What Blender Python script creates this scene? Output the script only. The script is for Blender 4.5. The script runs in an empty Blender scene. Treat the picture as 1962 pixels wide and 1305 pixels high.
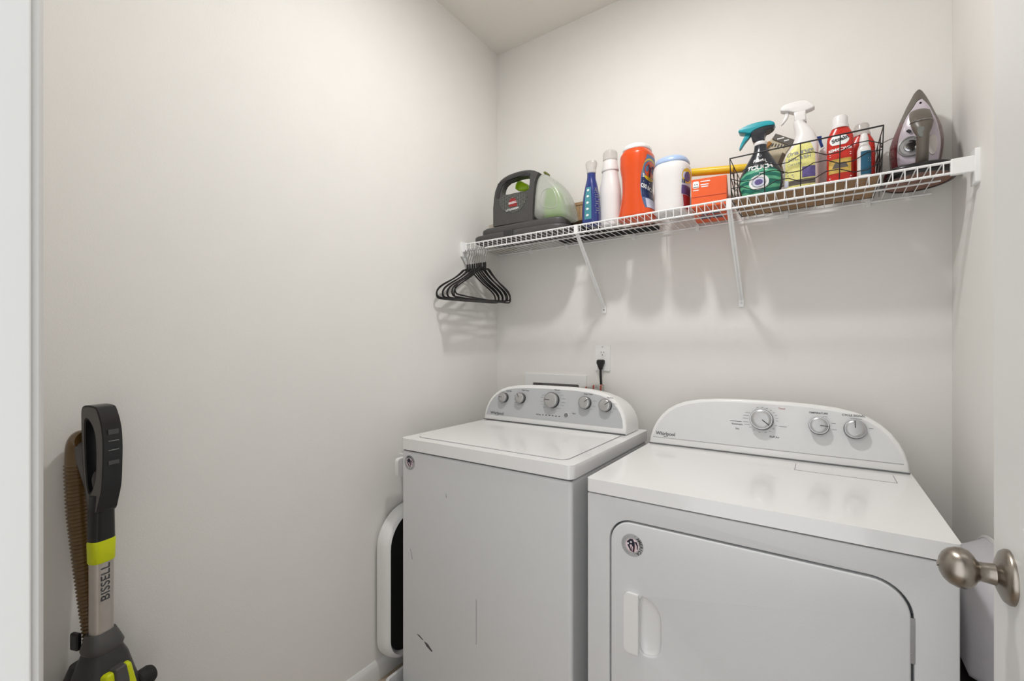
import bpy, bmesh, math, random
from mathutils import Vector, Matrix
from mathutils.geometry import tessellate_polygon
C = bpy.context.scene
COL = C.collection
PI = math.pi
random.seed(7)

# ------------------------------------------------------------ camera, world, lamp, exposure
CAM_Z = 1.26
cam_d = bpy.data.cameras.new('camera'); cam = bpy.data.objects.new('camera', cam_d); COL.objects.link(cam)
cam.location = (0, 0, CAM_Z); cam.rotation_euler = (PI/2, 0, math.radians(34.5))
cam_d.sensor_width = 36; cam_d.lens = 36*859/1962; cam_d.shift_y = 13/1962; cam_d.clip_start = 0.01
C.camera = cam
w = bpy.data.worlds.new('hallway_light'); C.world = w; w.use_nodes = True
w.node_tree.nodes['Background'].inputs[0].default_value = (0.97, 0.985, 1.0, 1)
w.node_tree.nodes['Background'].inputs[1].default_value = 1.65
LAMP_STRENGTH = 265.0
LAMP_R = .070
LAMP_POS = (-0.505, 0.97, 2.775)
C.view_settings.view_transform = 'Standard'; C.view_settings.look = 'None'
C.view_settings.gamma = 1; C.view_settings.use_curve_mapping = False
C.view_settings.exposure = 0.20

# ------------------------------------------------------------ materials
def lin(c):
    return tuple(((x/255)/12.92 if x/255 <= .04045 else ((x/255+.055)/1.055)**2.4) for x in c)
def mat(name, rgb, rough=.5, metal=0, noise=.02, nscale=60, bump=0, bscale=200, trans=0, alpha=1, ior=1.45, coat=0, aniso=0, sss=0):
    m = bpy.data.materials.new(name); m.use_nodes = True
    nt = m.node_tree; b = nt.nodes['Principled BSDF']; c = lin(rgb)
    tc = nt.nodes.new('ShaderNodeTexCoord'); n = nt.nodes.new('ShaderNodeTexNoise')
    n.inputs['Scale'].default_value = nscale; n.inputs['Detail'].default_value = 3
    nt.links.new(tc.outputs['Object'], n.inputs['Vector'])
    r = nt.nodes.new('ShaderNodeValToRGB')
    r.color_ramp.elements[0].position = .3; r.color_ramp.elements[1].position = .7
    r.color_ramp.elements[0].color = tuple(x*(1-noise) for x in c)+(1,)
    r.color_ramp.elements[1].color = tuple(min(1, x*(1+noise)) for x in c)+(1,)
    nt.links.new(n.outputs['Fac'], r.inputs['Fac']); nt.links.new(r.outputs['Color'], b.inputs['Base Color'])
    b.inputs['Roughness'].default_value = rough; b.inputs['Metallic'].default_value = metal
    b.inputs['Transmission Weight'].default_value = trans; b.inputs['Alpha'].default_value = alpha
    b.inputs['IOR'].default_value = ior; b.inputs['Coat Weight'].default_value = coat
    b.inputs['Anisotropic'].default_value = aniso
    if bump:
        n2 = nt.nodes.new('ShaderNodeTexNoise'); n2.inputs['Scale'].default_value = bscale; n2.inputs['Detail'].default_value = 4
        nt.links.new(tc.outputs['Object'], n2.inputs['Vector'])
        bp = nt.nodes.new('ShaderNodeBump'); bp.inputs['Strength'].default_value = bump; bp.inputs['Distance'].default_value = .002
        nt.links.new(n2.outputs['Fac'], bp.inputs['Height']); nt.links.new(bp.outputs['Normal'], b.inputs['Normal'])
    return m
def stripes(m, rgb2, scale, axis='Z', lo=.45, hi=.55, kind='BANDS', dist=0):
    nt = m.node_tree; b = nt.nodes['Principled BSDF']
    old = b.inputs['Base Color'].links[0].from_socket
    tc = nt.nodes.new('ShaderNodeTexCoord'); wv = nt.nodes.new('ShaderNodeTexWave'); wv.wave_type = kind
    wv.bands_direction = axis; wv.inputs['Scale'].default_value = scale; wv.inputs['Distortion'].default_value = dist
    nt.links.new(tc.outputs['Object'], wv.inputs['Vector'])
    r = nt.nodes.new('ShaderNodeValToRGB'); r.color_ramp.elements[0].position = lo; r.color_ramp.elements[1].position = hi
    nt.links.new(wv.outputs['Fac'], r.inputs['Fac'])
    mx = nt.nodes.new('ShaderNodeMix'); mx.data_type = 'RGBA'; mx.inputs[7].default_value = lin(rgb2)+(1,)
    nt.links.new(r.outputs['Color'], mx.inputs[0]); nt.links.new(old, mx.inputs[6])
    nt.links.new(mx.outputs[2], b.inputs['Base Color'])
    return m
M = {}
M['wall'] = mat('wall_paint', (229, 227, 223), .75, noise=.008, nscale=8, bump=.15, bscale=350)
M['ceiling'] = mat('ceiling_paint', (232, 228, 222), .85, noise=.01, nscale=8, bump=.2, bscale=250)
M['trim'] = mat('white_trim_paint', (218, 218, 216), .4, noise=.006, nscale=10)
M['floor'] = stripes(mat('vinyl_plank', (176, 160, 142), .5, noise=.15, nscale=12), (120, 98, 78), 3, 'X', .9, 1.0)
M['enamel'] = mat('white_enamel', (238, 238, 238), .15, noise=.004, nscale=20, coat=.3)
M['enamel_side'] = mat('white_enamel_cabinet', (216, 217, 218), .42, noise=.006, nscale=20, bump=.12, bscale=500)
M['white_plastic'] = mat('white_appliance_plastic', (232, 232, 231), .3, noise=.004)
M['panel_silver'] = mat('silver_grey_panel', (184, 186, 188), .45, noise=.01, nscale=30)
M['panel_white'] = mat('pearl_white_panel', (217, 218, 218), .35, noise=.01, nscale=30)
M['knob_face'] = mat('brushed_silver_knob_face', (178, 178, 178), .32, .5, noise=.04, nscale=40)
M['chrome'] = mat('chrome', (165, 165, 167), .16, 1)
M['dark_gap'] = mat('dark_seam', (98, 100, 102), .7)
M['knob_skirt'] = mat('dark_knob_skirt', (60, 60, 62), .35)
M['print'] = mat('dark_print', (62, 64, 68), .6)
M['print_light'] = mat('light_grey_print', (142, 144, 148), .6)
M['print_red'] = mat('red_print', (176, 110, 110), .6)
M['white_print'] = mat('white_print', (238, 238, 238), .5)
M['shelf_white'] = mat('white_vinyl_wire', (238, 238, 238), .35, noise=.004)
M['black_wire'] = mat('black_wire', (24, 23, 23), .4)
M['black_metal'] = mat('black_coated_metal', (18, 18, 19), .35)
M['steel'] = mat('zinc_steel', (170, 170, 172), .3, .9)
M['nickel'] = mat('satin_nickel', (154, 147, 138), .3, 1, noise=.04, nscale=90, aniso=.4)
M['charcoal'] = mat('charcoal_plastic', (74, 73, 72), .45, noise=.04)
M['charcoal_dark'] = mat('dark_charcoal_plastic', (52, 52, 52), .4, noise=.04)
M['black_plastic'] = mat('black_plastic', (28, 28, 30), .28, noise=.04)
M['rubber'] = mat('black_rubber', (24, 23, 23), .6)
M['soft_grey'] = mat('soft_grey_grip', (92, 88, 86), .45)
M['lime'] = mat('lime_plastic', (205, 214, 10), .35, noise=.02)
M['lime_tank'] = mat('translucent_lime', (160, 200, 30), .2, trans=.5, noise=.02)
M['alu'] = mat('brushed_aluminium', (196, 190, 184), .38, .75, noise=.03, nscale=15)
M['hose'] = mat('smoky_brown_hose', (106, 80, 44), .22, noise=.08, trans=.1, coat=.4)
M['tank'] = mat('frosted_tank', (214, 218, 212), .25, trans=.45, noise=.01, alpha=.66)
M['red_badge'] = mat('red_badge', (150, 40, 44), .4)
M['blue'] = mat('royal_blue_plastic', (34, 52, 120), .25, noise=.03, coat=.3)
M['teal_label'] = mat('teal_label', (70, 140, 150), .45)
M['clearish'] = mat('milky_cap', (222, 220, 216), .25, trans=.4, alpha=.75)
M['bottle_white'] = mat('white_hdpe', (228, 225, 224), .3, noise=.006, coat=.2)
M['orange'] = mat('orange_plastic', (216, 76, 18), .28, noise=.02, coat=.3)
M['navy'] = mat('navy_label', (34, 50, 92), .4, noise=.3, nscale=90)
M['steelblue'] = mat('blue_grey_label', (88, 112, 150), .4, noise=.2, nscale=120)
M['yellow'] = mat('yellow_plastic', (228, 190, 38), .35, noise=.03)
M['label_yellow'] = mat('yellow_label', (226, 220, 140), .45, noise=.08, nscale=120)
M['label_pale'] = mat('pale_lilac_label', (206, 208, 226), .45, noise=.05, nscale=120)
M['label_red'] = mat('crimson_label', (170, 60, 70), .45, noise=.1, nscale=150)
M['label_purple'] = mat('purple_label', (96, 84, 140), .45, noise=.15, nscale=100)
M['cap_blue'] = mat('pale_blue_lid', (168, 190, 224), .3, noise=.02)
M['cardred'] = mat('orange_red_card', (232, 94, 38), .5, noise=.02)
M['teal'] = mat('teal_trigger', (22, 150, 164), .3, noise=.02, coat=.2)
M['black_gloss'] = mat('black_gloss_bottle', (44, 46, 52), .22, noise=.05)
M['green_label'] = stripes(mat('green_swirl_label', (30, 110, 96), .3, noise=.2, nscale=30), (96, 178, 140), 14, 'Z', .5, .7, 'BANDS', 6)
M['red'] = mat('red_bottle', (196, 38, 24), .3, noise=.03, coat=.2)
M['label_gold'] = mat('gold_picture', (204, 170, 84), .45, noise=.25, nscale=70)
M['tube_teal'] = mat('dark_teal_label', (24, 84, 112), .4, noise=.1)
M['brown_board'] = mat('brown_board', (150, 116, 80), .6, noise=.12, nscale=20)
M['card_grey'] = mat('grey_card', (92, 86, 80), .5, noise=.05)
M['card_cream'] = mat('cream_card', (196, 184, 158), .5, noise=.08)
M['amber'] = mat('amber_plastic', (168, 112, 44), .35)
M['wood_rib'] = stripes(mat('tan_ribbed_wood', (188, 156, 118), .6, noise=.08), (118, 92, 66), 48, 'X', .5, .8)
M['wood'] = mat('tan_wood', (160, 130, 98), .6, noise=.1)
M['iron_body'] = mat('lilac_iron_shell', (196, 186, 196), .22, noise=.02, coat=.4)
M['iron_red'] = mat('burgundy_iron_side', (92, 30, 38), .25, noise=.05, coat=.4)
M['iron_grey'] = mat('warm_grey_iron_handle', (98, 92, 84), .35, noise=.03)
M['beige_box'] = mat('greige_box', (190, 182, 168), .6)
M['lavender'] = mat('pale_lavender_plastic', (204, 201, 206), .35)
M['dark_bin'] = mat('dark_grey_bin', (70, 62, 62), .6)
M['recess'] = mat('grey_recess', (190, 190, 188), .7)
M['pouch'] = stripes(mat('grey_patterned_pouch', (168, 168, 164), .5, noise=.2, nscale=80), (158, 74, 62), 9, 'X', .86, .92, 'BANDS', 1)
M['pan'] = mat('white_drip_pan', (222, 222, 222), .35)
M['scuff'] = mat('dark_scuff', (84, 84, 86), .8)
M['sticker_grey'] = mat('silver_sticker', (176, 176, 176), .4, noise=.05, nscale=200)
M['flag_navy'] = mat('navy_ink', (24, 22, 44), .5)
M['flag_red'] = mat('dark_red_ink', (96, 30, 44), .5)
M['flag_pink'] = mat('pale_pink_ink', (226, 206, 212), .5)
M['clip_blue'] = mat('blue_clip', (40, 80, 170), .4)
M['vent_black'] = mat('matt_black', (14, 14, 14), .8)

# ------------------------------------------------------------ mesh helpers
class MB:
    def __init__(s): s.v = []; s.f = []
    def add(s, verts, faces):
        o = len(s.v); s.v += [tuple(p) for p in verts]; s.f += [tuple(i+o for i in f) for f in faces]; return s
    def box(s, x0, x1, y0, y1, z0, z1):
        return s.add([(x0,y0,z0),(x1,y0,z0),(x1,y1,z0),(x0,y1,z0),(x0,y0,z1),(x1,y0,z1),(x1,y1,z1),(x0,y1,z1)],
                     [(0,3,2,1),(4,5,6,7),(0,1,5,4),(1,2,6,5),(2,3,7,6),(3,0,4,7)])
    def loft(s, rings, caps=True, closed=True):
        n = len(rings[0]); V = [p for r in rings for p in r]; F = []
        for i in range(len(rings)-1):
            for j in range(n if closed else n-1):
                k = (j+1) % n
                F.append((i*n+j, i*n+k, (i+1)*n+k, (i+1)*n+j))
        if caps:
            F.append(tuple(reversed(range(n)))); F.append(tuple((len(rings)-1)*n+j for j in range(n)))
        return s.add(V, F)
    def lathe(s, prof, c=(0,0,0), axis='Z', n=40, caps=True):
        rings = []
        for (r, h) in prof:
            ring = []
            for j in range(n):
                a = 2*PI*j/n; u, v = r*math.cos(a), r*math.sin(a)
                p = {'Z': (u, v, h), 'X': (h, u, v), 'Y': (v, h, u)}[axis]
                ring.append((p[0]+c[0], p[1]+c[1], p[2]+c[2]))
            rings.append(ring)
        return s.loft(rings, caps)
    def prism(s, outer, a, b, axis='Y', holes=(), map2=None, ch=0):
        # polygon (u,v) lists extruded from a to b along axis
        def P(u, v, t):
            if map2: return map2(u, v, t)
            return {'Y': (u, t, v), 'X': (t, u, v), 'Z': (u, v, t)}[axis]
        loops = [list(outer)]+[list(h) for h in holes]
        flat = [p for l in loops for p in l]; n = len(flat)
        tri = tessellate_polygon([[Vector((p[0], p[1], 0)) for p in l] for l in loops])
        if ch:      # rounded edge on the a side
            sg = 1 if b > a else -1; steps = 4; V = []; F = []
            for k_ in range(steps+1):
                q = PI/2*k_/steps; d_ = ch*(1-math.sin(q)); h_ = ch*(1-math.cos(q))
                lay = list(inset(loops[0], d_))
                for l in loops[1:]: lay += inset(l, -d_)
                V += [P(p[0], p[1], a+sg*h_) for p in lay]
            V += [P(p[0], p[1], b) for p in flat]
            F = [tuple(t) for t in tri]+[tuple(i+n*(steps+1) for i in reversed(t)) for t in tri]
            for k_ in range(steps+1):
                o = k_*n
                for l in loops:
                    m = len(l)
                    for j in range(m): F.append((o+j, o+(j+1) % m, o+(j+1) % m+n, o+j+n))
                    o += m
            return s.add(V, F)
        V = [P(p[0], p[1], a) for p in flat]+[P(p[0], p[1], b) for p in flat]
        F = [tuple(t) for t in tri]+[tuple(i+n for i in reversed(t)) for t in tri]
        o = 0
        for l in loops:
            m = len(l)
            for j in range(m):
                k = (j+1) % m; F.append((o+j, o+k, o+k+n, o+j+n))
            o += m
        return s.add(V, F)
    def tube(s, pts, r, n=8, closed=False, caps=True, rf=None):
        pts = [Vector(p) for p in pts]; m = len(pts); rings = []
        up = None
        for i, p in enumerate(pts):
            if closed: t = (pts[(i+1) % m]-pts[i-1])
            else: t = pts[min(i+1, m-1)]-pts[max(i-1, 0)]
            t.normalize()
            if up is None:
                up = Vector((0, 0, 1)) if abs(t.z) < .9 else Vector((1, 0, 0))
            side = t.cross(up).normalized(); up = side.cross(t).normalized()
            rr = rf(i/(m-1)) if rf else r
            rings.append([tuple(p+(side*math.cos(2*PI*j/n)+up*math.sin(2*PI*j/n))*rr) for j in range(n)])
        if closed: rings.append(rings[0])
        return s.loft(rings, caps and not closed)
    def strip(s, pts, wv, hv):
        # rectangular bar along pts; wv/hv half-size vectors
        wv = Vector(wv); hv = Vector(hv)
        return s.loft([[tuple(Vector(p)+wv*a+hv*b) for a, b in ((-1,-1),(1,-1),(1,1),(-1,1))] for p in pts])
    def build(s, name, m, parent=None, off=(0,0,0), bevel=0, seg=3, smooth=True, sharp=35, sub=0):
        me = bpy.data.meshes.new(name)
        me.from_pydata([(p[0]-off[0], p[1]-off[1], p[2]-off[2]) for p in s.v], [], s.f); me.update()
        bm = bmesh.new(); bm.from_mesh(me); bmesh.ops.remove_doubles(bm, verts=bm.verts, dist=1e-6)
        bmesh.ops.recalc_face_normals(bm, faces=bm.faces); bm.to_mesh(me); bm.free()
        me.materials.append(M[m] if isinstance(m, str) else m)
        if smooth:
            me.polygons.foreach_set('use_smooth', [True]*len(me.polygons))
            if not bevel: me.set_sharp_from_angle(angle=math.radians(sharp))
        o = bpy.data.objects.new(name, me); COL.objects.link(o)
        if parent is not None: o.parent = parent
        if bevel:
            b = o.modifiers.new('bevel', 'BEVEL'); b.width = bevel; b.segments = seg; b.limit_method = 'ANGLE'
            b.angle_limit = math.radians(40); b.harden_normals = True
        if sub:
            b = o.modifiers.new('sub', 'SUBSURF'); b.levels = sub; b.render_levels = sub
        return o
def tag(o, label=None, cat=None, group=None, kind=None):
    if label: o['label'] = label
    if cat: o['category'] = cat
    if group: o['group'] = group
    if kind: o['kind'] = kind
    return o
def thing(name, label, cat, loc=(0,0,0), rz=0, group=None):
    o = bpy.data.objects.new(name, None); COL.objects.link(o); o.empty_display_size = .05
    o.location = loc; o.rotation_euler = (0, 0, rz)
    return tag(o, label, cat, group)
def struct(name, mb, m, **k): return tag(mb.build(name, m, None, **k), kind='structure')
def rrect(x0, x1, y0, y1, r, n=8):
    r4 = r if isinstance(r, (list, tuple)) else (r,)*4     # corners: ll, lr, ur, ul
    out = []
    for (cx, cy, a0, rr) in ((x0+r4[0], y0+r4[0], PI, r4[0]), (x1-r4[1], y0+r4[1], 1.5*PI, r4[1]), (x1-r4[2], y1-r4[2], 0, r4[2]), (x0+r4[3], y1-r4[3], .5*PI, r4[3])):
        for i in range(n+1):
            a = a0+PI/2*i/n; out.append((cx+rr*math.cos(a), cy+rr*math.sin(a)))
    return out
def smooth_poly(pts, it=2, closed=True):
    for _ in range(it):
        q = []; n = len(pts)
        for i in range(n if closed else n-1):
            a, b = pts[i], pts[(i+1) % n]
            q.append(tuple(a[k]*.75+b[k]*.25 for k in range(len(a)))); q.append(tuple(a[k]*.25+b[k]*.75 for k in range(len(a))))
        if not closed: q = [pts[0]]+q+[pts[-1]]
        pts = q
    return pts
def inset(poly, d):
    cx = sum(p[0] for p in poly)/len(poly); out = []; n = len(poly)
    area = sum(poly[i][0]*poly[(i+1) % n][1]-poly[(i+1) % n][0]*poly[i][1] for i in range(n))
    sg = 1 if area > 0 else -1
    for i in range(n):
        a, b, c = poly[i-1], poly[i], poly[(i+1) % n]
        e1 = Vector((b[0]-a[0], b[1]-a[1])); e2 = Vector((c[0]-b[0], c[1]-b[1]))
        if e1.length < 1e-9 or e2.length < 1e-9: out.append(b); continue
        e1.normalize(); e2.normalize()
        n1 = Vector((-e1.y, e1.x))*sg; n2 = Vector((-e2.y, e2.x))*sg; m = (n1+n2)
        if m.length < 1e-6: out.append(b); continue
        m.normalize(); k = d/max(.5, m.dot(n1)); out.append((b[0]+m.x*k, b[1]+m.y*k))
    return out
TEXTC = {}
def text2d(s, size, align='CENTER', bold=0, sx=1.0, spacing=1.0):
    key = (s, size, align, bold, spacing)
    if key not in TEXTC:
        cu = bpy.data.curves.new('t', 'FONT'); cu.body = s; cu.size = size; cu.align_x = align; cu.align_y = 'CENTER'
        cu.offset = bold; cu.space_character = spacing; cu.resolution_u = 3
        o = bpy.data.objects.new('t', cu); COL.objects.link(o)
        dg = bpy.context.evaluated_depsgraph_get(); me = o.evaluated_get(dg).to_mesh()
        TEXTC[key] = ([(v.co.x, v.co.y) for v in me.vertices], [tuple(p.vertices) for p in me.polygons])
        o.evaluated_get(dg).to_mesh_clear(); bpy.data.objects.remove(o); bpy.data.curves.remove(cu)
    return TEXTC[key]
def put_text(mb, s, size, fn, align='CENTER', bold=0, sx=1.0, rot=0, at=(0, 0), spacing=1.0):
    v, f = text2d(s, size, align, bold, sx, spacing); c, sn = math.cos(rot), math.sin(rot)
    mb.add([fn(at[0]+(x*sx*c-y*sn), at[1]+(x*sx*sn+y*c)) for x, y in v], f)
def bars(mb, fn, lst, h=.0014):
    for (x, y, L) in lst:
        mb.add([fn(x-L/2, y-h/2), fn(x+L/2, y-h/2), fn(x+L/2, y+h/2), fn(x-L/2, y+h/2)], [(0,1,2,3)])

class Loft:
    """super-elliptic body of varying section: knots (z, rx, ry, n[, cx, cy])"""
    def __init__(s, kn): s.k = [tuple(k)+(0, 0)[:6-len(k)] if len(k) < 6 else tuple(k) for k in kn]
    def ev(s, z):
        k = s.k
        if z <= k[0][0]: return k[0][1:]
        for i in range(len(k)-1):
            if z <= k[i+1][0]:
                a, b = k[i], k[i+1]; t = (z-a[0])/max(1e-9, b[0]-a[0])
                p = k[i-1] if i > 0 else a; q = k[i+2] if i+2 < len(k) else b; out = []
                for j in range(1, 6):
                    m0 = (b[j]-p[j])/max(1e-9, b[0]-p[0])*(b[0]-a[0]); m1 = (q[j]-a[j])/max(1e-9, q[0]-a[0])*(b[0]-a[0])
                    d = b[j]-a[j]
                    if d == 0: m0 = m1 = 0
                    else:
                        m0 = max(0, min(3, m0/d))*d; m1 = max(0, min(3, m1/d))*d
                    out.append((2*t**3-3*t*t+1)*a[j]+(t**3-2*t*t+t)*m0+(-2*t**3+3*t*t)*b[j]+(t**3-t*t)*m1)
                return tuple(out)
        return k[-1][1:]
    def pt(s, a, z, off=0):
        rx, ry, n, cx, cy = s.ev(z); c, sn = math.cos(a), math.sin(a); e = 2/n
        return (cx+(rx+off)*math.copysign(abs(c)**e, c), cy+(ry+off)*math.copysign(abs(sn)**e, sn), z)
    def body(s, mb, n=48, nz=40):
        z0, z1 = s.k[0][0], s.k[-1][0]
        zs = sorted(set([z0+(z1-z0)*i/nz for i in range(nz+1)]+[k[0] for k in s.k]))
        rings = [[s.pt(2*PI*j/n, z) for j in range(n)] for z in zs]
        # soft bottom edge
        rx, ry, e, cx, cy = s.ev(z0)
        b = [[(cx+(p[0]-cx)*.93, cy+(p[1]-cy)*.93, z0-.0) for p in rings[0]]]
        rings[0] = [(p[0], p[1], z0+.003) for p in rings[0]]
        return mb.loft(b+rings)
    def patch(s, mb, a0, a1, z0, z1, off=.0006, na=20, nz=12, shape=None):
        V = []; F = []
        for i in range(nz+1):
            t = i/nz; z = z0+(z1-z0)*t; k = shape(t) if shape else 1; am = (a0+a1)/2
            for j in range(na+1):
                V.append(s.pt(am+(a0+(a1-a0)*j/na-am)*k, z, off))
        for i in range(nz):
            for j in range(na): F.append((i*(na+1)+j, i*(na+1)+j+1, (i+1)*(na+1)+j+1, (i+1)*(na+1)+j))
        return mb.add(V, F)
    def fn(s, a, zc, off=.0012):
        rx = s.ev(zc)[0]; ry = s.ev(zc)[1]
        def f(x, y):
            r = max(.01, math.hypot(rx*math.sin(a), ry*math.cos(a))*.9); return s.pt(a+x/r, zc+y, off)
        return f

# ------------------------------------------------------------ room shell
XL, XR, YB, ZC = -1.39, .332, 1.89, 2.785
YF = .08          # inner face of the doorway wall
JL, JR = -.56, .238
struct('floor', MB().box(XL-.1, XR+.1, -.6, YB+.1, -.1, 0), 'floor', smooth=False)
struct('ceiling', MB().box(XL-.1, XR+.1, -.04, YB+.1, ZC, ZC+.1), 'ceiling', smooth=False)
# recess for the washer water box in the back wall
BX0, BX1, BZ0, BZ1 = -1.172, -.918, .90, 1.088
struct('wall_back', MB().prism([(XL-.1, 0), (XR+.1, 0), (XR+.1, ZC), (XL-.1, ZC)], YB, YB+.1, 'Y', holes=[[(BX0, BZ0), (BX1, BZ0), (BX1, BZ1), (BX0, BZ1)]]), 'wall', smooth=False)
struct('wall_left', MB().box(XL-.1, XL, -.04, YB, 0, ZC), 'wall', smooth=False)
struct('wall_right', MB().box(XR, XR+.1, -.04, YB, 0, ZC), 'wall', smooth=False)
struct('wall_front', MB().prism([(XL, 0), (JL-.02, 0), (JL-.02, 2.07), (JR+.02, 2.07), (JR+.02, 0), (XR, 0), (XR, ZC), (XL, ZC)], -.04, YF, 'Y'), 'wall', smooth=False)
def jamb(x0, x1): return MB().box(x0, x1, -.045, YF+.004, 0, 2.07)
struct('trim_1', jamb(JL-.02, JL), 'trim', bevel=.002)
struct('trim_2', jamb(JR, JR+.02), 'trim', bevel=.002)
struct('trim_3', MB().box(JL, JR, -.045, YF+.004, 2.05, 2.07), 'trim', bevel=.002)
def casing_profile():  # (distance from opening, projection)
    return [(0, 0), (0, .009), (.006, .013), (.018, .011), (.040, .014), (.052, .018), (.057, .016), (.057, 0)]
mb = MB(); pr = casing_profile()
mb.loft([[(JL-.006-a, YF+b, z) for a, b in pr] for z in (0, 2.13)])
struct('trim_4', mb, 'trim', sharp=50)
def board(fn, L0, L1):
    pr = [(0, 0), (.014, 0), (.014, .055), (.010, .062), (.006, .068), (.003, .072), (0, .073)]
    return MB().loft([[fn(l, a, z) for a, z in pr] for l in (L0, L1)])
struct('baseboard_left', board(lambda l, a, z: (XL+a, l, z), YF, YB), 'trim', sharp=50)
struct('baseboard_back', board(lambda l, a, z: (l, YB-a, z), XL+.015, XR-.015), 'trim', sharp=50)
struct('baseboard_right', board(lambda l, a, z: (XR-a, l, z), YF, YB), 'trim', sharp=50)

# open door folded back along the right wall, seen edge-on
DX = .2; DY0, DY1 = .115, .898
d = MB().prism([(DY0, .012), (DY1, .012), (DY1, 2.035), (DY0, 2.035)], DX, DX+.035, 'X')
door = struct('door_1', d, 'trim', bevel=.002)
for (z0, z1) in ((.24, .86), (1.02, 1.90)):
    fr = MB(); o_ = rrect(DY0+.12, DY1-.12, z0, z1, .002, 1); i_ = inset(o_, .03)
    fr.prism(o_, DX-.006, DX, 'X', holes=[i_]); fr.prism(inset(o_, .07), DX-.004, DX, 'X')
    fr.build('panel_moulding', 'trim', door, bevel=.002)
kn = MB(); ky, kz = .832, .966
kn.lathe([(.034, DX), (.034, DX-.003), (.031, DX-.007), (.022, DX-.011), (.0135, DX-.014), (.0125, DX-.020), (.012, DX-.028), (.015, DX-.031),
          (.019, DX-.033), (.0235, DX-.037), (.0258, DX-.043), (.0255, DX-.050), (.0225, DX-.0575), (.017, DX-.063), (.010, DX-.0665), (.003, DX-.068)], (0, ky, kz), 'X', 56)
k = kn.build('door_knob', 'nickel', door, sharp=60)
MB().lathe([(.0035, DX-.0675), (.0035, DX-.0690), (.001, DX-.0692)], (0, ky, kz), 'X', 16).build('knob_button', 'nickel', k)
MB().box(DX+.005, DX+.03, DY1-.001, DY1+.001, kz-.028, kz+.028).build('latch_plate', 'nickel', door)

# ------------------------------------------------------------ ceiling light
L = thing('ceiling_light', 'round flat disc light in the middle of the ceiling', 'ceiling light', LAMP_POS)
MB().lathe([(.0, .01), (.098, .01), (.098, -.012), (.092, -.020), (.078, -.022), (.078, -.016), (.0, -.016)], n=56, caps=False).build('base', 'white_plastic', L, sharp=40)
em = bpy.data.materials.new('lamp_glass'); em.use_nodes = True
eb = em.node_tree.nodes['Principled BSDF']; eb.inputs['Base Color'].default_value = (.9, .9, .88, 1)
eb.inputs['Emission Color'].default_value = (1, .985, .965, 1); eb.inputs['Emission Strength'].default_value = LAMP_STRENGTH
MB().lathe([(LAMP_R, -.017), (LAMP_R*.98, -.021), (LAMP_R*.8, -.025), (LAMP_R*.4, -.028), (.002, -.029)], n=48, caps=False).build('diffuser', em, L)

# ------------------------------------------------------------ washing machine
WX0, WX1, WF, WB = -1.262, -.565, 1.116, 1.775
W = thing('washing_machine', 'white top-load washing machine with a silver-grey five-dial console, left of the dryer', 'washing machine', (-.913, 1.44, 0))
wo = W.location
def wbuild(mb, name, m, parent=None, **k): return mb.build(name, m, parent or W, off=wo, **k)
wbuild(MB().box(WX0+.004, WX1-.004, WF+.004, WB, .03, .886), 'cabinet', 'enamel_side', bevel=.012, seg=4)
for x in (WX0+.06, WX1-.06):
    for y in (WF+.06, WB-.06): wbuild(MB().lathe([(.02, .008), (.02, .03)], (x, y, 0)), 'foot', 'rubber')
wbuild(MB().box(WX0+.010, WX1-.010, WF+.010, WB, .884, .896), 'deck_gap', 'dark_gap')  # dark filler that draws the seam line under the top deck
deck = wbuild(MB().prism(rrect(WX0, WX1, WF, WB, (.02, .02, .01, .01)), .891, .931, 'Z'), 'top_deck', 'enamel', bevel=.008, seg=4)
lid_o = rrect(-1.222, -.606, 1.157, 1.600, (.03, .03, .004, .004))
wbuild(MB().prism(lid_o, .9305, .9318, 'Z', holes=[inset(lid_o, .0022)]), 'lid_seam', 'print_light')
wbuild(MB().prism(inset(lid_o, .002), .925, .9335, 'Z'), 'lid', 'enamel', bevel=.003)
# console: arched profile, leaning back
WCX = -.928; K = .22; WCY = 1.612; WZ0 = .9335
half = [(.333, .9335), (.333, .965), (.328, .990), (.318, 1.015), (.303, 1.037), (.283, 1.056), (.258, 1.071), (.225, 1.083), (.180, 1.091), (.12, 1.0955), (.05, 1.097)]
prof = [(-a, z) for a, z in half]+[(a, z) for a, z in reversed(half)]
prof = [(a+WCX, z) for a, z in prof]
def wlean(u, v, t): return (u, WCY+K*(v-WZ0)+t, v)
def console(mb, pr, fn, yb, yb_top):
    # front outline leaning, back outline lower and further back: a shell with rounded shoulders
    zc = WZ0
    r0 = inset(pr, .006); rings = [[fn(u, v, -.004) for u, v in r0], [fn(u, v, -.001) for u, v in inset(pr, .001)], [fn(u, v, .004) for u, v in pr]]
    for t in (.35, .7, 1.0):
        rings.append([(u, fn(u, v, 0)[1]*(1-t)+yb*t, zc+(v-zc)*(1-.10*t*t)) for u, v in pr])
    return mb.loft(rings)
con = wbuild(console(MB(), prof, wlean, 1.752, 0), 'control_console', 'white_plastic', sharp=50)
pan = [p for p in inset(prof, .012) if p[1] > .955]; pan = [(pan[0][0], .957)]+pan+[(pan[-1][0], .957)]
cp = wbuild(MB().prism(pan, -.0052, -.0035, map2=wlean), 'control_panel', 'panel_silver')
sm = MB(); sm.add([wlean(WCX-.333, WZ0+.0002, -.0055), wlean(WCX+.333, WZ0+.0002, -.0055), wlean(WCX+.333, WZ0+.004, -.0048), wlean(WCX-.333, WZ0+.004, -.0048)], [(0,1,2,3)])
wbuild(sm, 'console_seam', 'dark_gap')
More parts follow.
